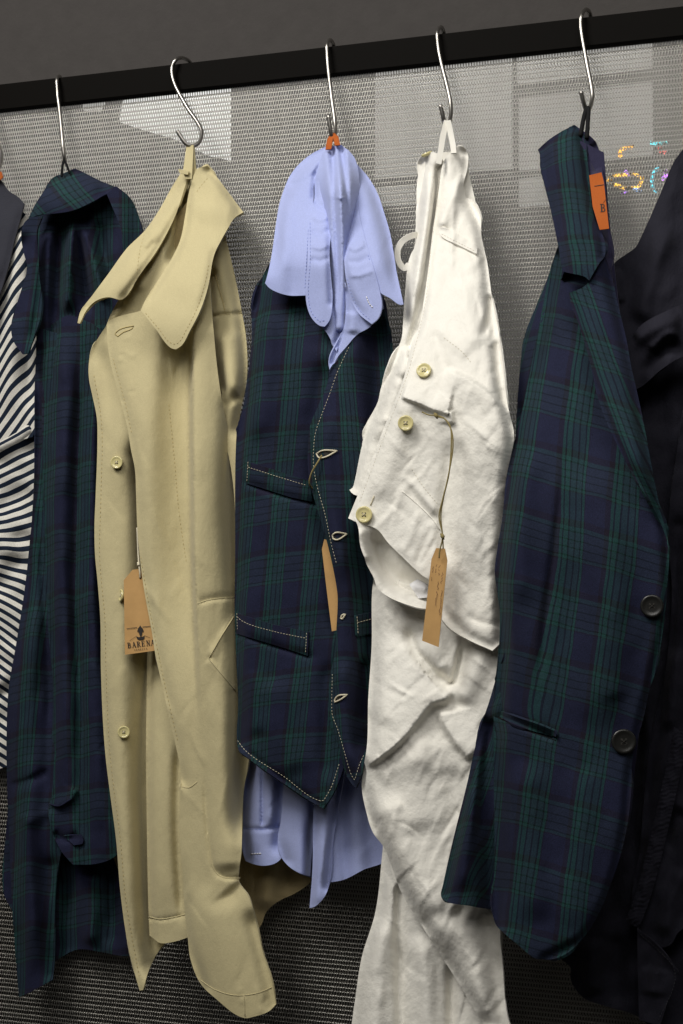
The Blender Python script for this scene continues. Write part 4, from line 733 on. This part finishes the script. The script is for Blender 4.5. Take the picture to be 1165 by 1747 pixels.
Cloth('front_panel', [(1165, 700), (1140, 900), (1146, 1010), (1134, 1150), (1110, 1260), (1100, 1350), (1092, 1440), (1078, 1560), (1087, 1585), (1127, 1618), (1145, 1611), (1158, 1590), (1230, 1560), (1230, 700)], .082,
      [([(1160, 900), (1140, 1100), (1110, 1300), (1080, 1540)], -.010, 16, 16, 0, 0), ([(1150, 1100), (1140, 1250)], .010, 14), ([(1130, 1600), (1150, 1520), (1165, 1480)], .008, 16), ([(1130, 1450), (1150, 1400), (1170, 1380)], -.008, 14)], nv, G, 5, noise=nn)
pk = [(1160, 1255), (1149, 1304), (1134, 1373), (1116, 1450), (1097, 1523), (1079, 1567)]
Cloth('gathered_placket', [(1150, 1240), (1138, 1300), (1122, 1373), (1104, 1450), (1085, 1523), (1066, 1572), (1090, 1584), (1110, 1530), (1130, 1456), (1148, 1379), (1163, 1310), (1176, 1260)],
      lambda x, y: .090 + .0014*np.sin((y + .3*x + 5*pnoise(x/14, y/22, 3))*2*math.pi/7.0)*(.4 + .6*np.abs(pnoise(x/20, y/40, 5))), [(pk, .006, 14, 14, 0, 0)], nv, G, 2.6, noise=[(.002, 14, 20)])
gp = Cloth('pocket_flap', [(1087, 1583), (1108, 1600), (1127, 1618), (1146, 1640), (1158, 1658), (1142, 1700), (1126, 1750), (1090, 1740), (1088, 1660)], .088, [([(1087, 1585), (1127, 1618), (1156, 1658)], .003, 5, 5, 0, 0), ([(1120, 1650), (1112, 1700)], .008, 16)], nv, G, 4, noise=nn)
gp.stitches([(1092, 1594), (1124, 1622), (1151, 1658), (1122, 1745)], M['char'], 3.4, 2.2, .00035, .0004)

# ------------------------------------------------------------------ price tags
def card(name, poly, dist, label, group='kraft price tags'):
    a = np.array(poly, float); d = dist(a[:, 0], a[:, 1]) if callable(dist) else np.full(len(a), dist)
    w = PP(a[:, 0], a[:, 1], d); n = len(w); t = thing('price_tag', label, 'price tag', w[0], group)
    v = list(w) + list(w + np.array([0, .0007, 0])); f = [tuple(range(n)), tuple(range(n, 2*n))[::-1]] + [(i, i+n, (i+1) % n+n, (i+1) % n) for i in range(n)]
    put('card', mesh('card', v, f, False), M['kraft'], t); return t
def ink_poly(par, name, polys, dist, mat, off=.00035):
    v, f = [], []
    for p in polys:
        a = np.array(p, float); n = len(v); d = dist(a[:, 0], a[:, 1]) if callable(dist) else np.full(len(a), dist)
        v += list(PP(a[:, 0], a[:, 1], d + off)); f.append(tuple(range(n, n + len(a))))
    return put(name, mesh(name, v, f, False), mat, par)
def bar(x0, y0, x1, y1, w):
    d = np.array([x1-x0, y1-y0], float); d /= np.linalg.norm(d); n = np.array([-d[1], d[0]]) * w / 2
    return [(x0+n[0], y0+n[1]), (x1+n[0], y1+n[1]), (x1-n[0], y1-n[1]), (x0-n[0], y0-n[1])]
def ring(cx, cy, rx, ry, w, a0, a1, n=8):
    out = []; A = np.linspace(a0, a1, n + 1)
    for p, q in zip(A[:-1], A[1:]):
        out.append([(cx+rx*math.cos(t), cy+ry*math.sin(t)) for t in (p, q)] + [(cx+(rx-w)*math.cos(t), cy+(ry-w*.6)*math.sin(t)) for t in (q, p)])
    return out
def letter(ch, W=6.6, H=11.0, t=1.0):      # serif capitals on a W x H cell, thick stems and thin strokes
    k, s = t * 1.9, t * .8; o = []
    ser = lambda x, y, w=3.6: o.append(bar(x-w/2, y, x+w/2, y, s))
    if ch in 'BRENP': o.append(bar(1.4, 0, 1.4, H, k if ch != 'N' else s)); ser(1.2, .3, 3.4); ser(1.2, H-.3, 3.4)
    if ch in 'BRP': o.extend([bar(1.4, .4, 3.4, .4, s), bar(1.4, H*.48, 3.6, H*.48, s)]); o.extend(ring(3.3, H*.25, 2.5, H*.25, k*.8, -math.pi/2, math.pi/2))
    if ch == 'B': o.append(bar(1.4, H-.4, 3.6, H-.4, s)); o.extend(ring(3.5, H*.74, 2.9, H*.26, k*.8, -math.pi/2, math.pi/2))
    if ch == 'R': o.append(bar(3.2, H*.5, 6.2, H, k*.9)); ser(6.2, H-.3, 2.2)
    if ch == 'A': o.extend([bar(.6, H, 3.3, 0, s), bar(3.2, 0, 6.0, H, k), bar(1.6, H*.66, 5, H*.66, s)]); ser(.6, H-.3, 2.6); ser(6.0, H-.3, 2.8)
    if ch == 'E': o.extend([bar(1.4, .4, 5.6, .4, s), bar(1.4, H*.48, 4.6, H*.48, s), bar(1.4, H-.4, 5.8, H-.4, s), bar(5.5, 0, 5.5, 2.4, s), bar(5.7, H-2.6, 5.7, H, s), bar(4.5, H*.34, 4.5, H*.62, s)])
    if ch == 'N': o.extend([bar(1.4, .2, 6.2, H, k), bar(6.2, 0, 6.2, H, s)]); ser(6.2, .3, 2.8)
    if ch == 'V': o.extend([bar(.6, 0, 3.3, H, k), bar(3.3, H, 6, 0, s)])
    if ch == 'Z': o.extend([bar(.8, .4, 6, .4, s), bar(6, .4, .8, H-.4, k), bar(.8, H-.4, 6, H-.4, s)])
    if ch == 'I': o.append(bar(3, 0, 3, H, k))
    return o
def word(txt, x, y, sc, adv, ang):
    out = []; c, s = math.cos(ang), math.sin(ang)
    for i, ch in enumerate(txt):
        for p in letter(ch): out.append([(x + c*(a*sc + i*adv) - s*b*sc, y + s*(a*sc + i*adv) + c*b*sc) for a, b in p])
    return out
td = lambda x, y: .0795 + .004 * sstep(960, 1110, y) + 0*x
T1 = card('price_tag', [(226, 972), (250, 969), (264, 984), (272, 1109), (213, 1117), (211, 990)], td, 'printed kraft price tag tucked into the opening of the beige coat')
an = math.atan2(-6, 50)
ink_poly(T1, 'lettering', word('BARENA', 217, 1096.5, .86, 8.0, an), td, M['ink'])
ink_poly(T1, 'small_lettering', word('VENEZIA', 229, 1107.6, .30, 3.3, an), td, M['ink'])
ink_poly(T1, 'emblem', [bar(216, 1072.5, 233.5, 1070.5, .9), bar(243, 1069.5, 262, 1068, .9), bar(221, 1093, 233, 1085, .5), bar(246, 1084, 256, 1088, .5),
    [(239, 1066.5), (240.6, 1069.5), (243.2, 1072), (244.8, 1077), (244, 1079), (242.6, 1075.5), (242.2, 1081), (240.8, 1086), (239, 1086), (237, 1081), (236.4, 1075.5), (235, 1079), (234, 1077), (235.4, 1072), (237.6, 1069.5)],
    [(232.5, 1085.5), (236, 1087), (242, 1086.6), (246.5, 1084.5), (246, 1089), (243.5, 1091.2), (237, 1091.8), (233.6, 1090.2)]], td, M['ink'])
ink_poly(T1, 'punched_hole', [[(239.2+2*math.cos(t), 985.5+2.2*math.sin(t)) for t in np.linspace(0, 2*math.pi, 11)[:-1]]], td, M['hole'])
ptube('string', [(234, 900, .076), (235.5, 940, .078), (237, 962, .082), (238.5, 976, .0825), (239.2, 986, .0805)], .0009, M['thread'], T1, 6)
ptube('knot', [(235.4, 960, .081), (236.4, 963.5, .083), (237.4, 967, .081)], [.0012]*6 + [.0021] + [.0012]*6, M['thread'], T1, 8)
T2 = card('price_tag', [(553, 920), (549, 937), (557, 1005), (566, 1077), (600, 1070), (596, 930)], .1125, 'plain kraft price tag half hidden behind the waistcoat front edge')
ptube('string', [(549, 777, .127), (541, 790, .1305), (531, 808, .1285), (528, 826, .124), (538, 842, .114), (560, 900, .113), (566, 930, .1135)], .0008, M['olivecord'], T2, 6)
t3 = lambda x, y: .162 + .006*sstep(930, 1100, y) - .0001*(x - 740)
T3 = card('price_tag', [(744, 935), (759, 936), (763, 956), (748, 1104), (720, 1093), (736, 954)], t3, 'handwritten kraft price tag hanging on a cord in front of the white trousers')
sc = np.random.RandomState(4)
def scrawl(x0, y0, L, amp, n):
    dx, dy = (731 - 749) / 165, 1.0; out = []
    t = np.linspace(0, 1, n); px = x0 + dx*L*t + amp*sc.uniform(-1, 1, n)*np.array([1, .2]*(n//2) + [1]*(n % 2)); py = y0 + dy*L*t + sc.uniform(-1.2, 1.2, n)
    for i in range(n - 1):
        if sc.rand() < .16: continue
        out.append(bar(px[i], py[i], px[i+1], py[i+1], .75))
    return out
ink_poly(T3, 'handwriting', scrawl(755.5, 969, 26, 2, 16) + scrawl(754, 1007, 42, 2, 26) + scrawl(750, 966, 16, 1.6, 12) + scrawl(747.5, 992, 42, 1.8, 24) + scrawl(745, 963, 18, 1.4, 12) + scrawl(739, 967, 10, 1.6, 8) + scrawl(736.5, 985, 6, 1.6, 5), t3, M['brownink'])
ptube('string', [(720, 703, 0.1620), (732, 708, 0.1640), (746, 709, 0.1650), (758, 714, 0.1640), (768, 728, 0.1660), (770, 756, 0.1670), (766, 807, 0.1670), (757, 847, 0.1670), (752, 880, 0.1670), (755, 914, 0.1670), (756, 936, 0.1660)], .0006, M['olivecord'], T3, 6)
ptube('string', [(746, 711, 0.1650), (760, 716, 0.1650), (771, 738, 0.1670), (772, 770, 0.1680), (763, 820, 0.1680), (755, 852, 0.1680), (749, 882, 0.1680), (755, 914, 0.1680), (750, 940, 0.1660), (749, 952, 0.1645)], .0006, M['olivecord'], T3, 6)
for kx, ky in ((744, 709), (755, 915)):
    ptube('knot', [(kx-3, ky-4, 0.1670), (kx, ky, 0.1690), (kx+2, ky+5, 0.1670)], [.0008]*4 + [.0017]*5 + [.0008]*4, M['olivecord'], T3, 8)
ink_poly(Z, 'label_print', [bar(1014, 317.5, 1030, 315, 1.0), bar(1029, 346, 1036, 337, .6)] + word('B', 1024, 348, 1.25, 9, -.06), lambda x, y: .082 + .036*sstep(290, 400, y), M['ink'], .0006)
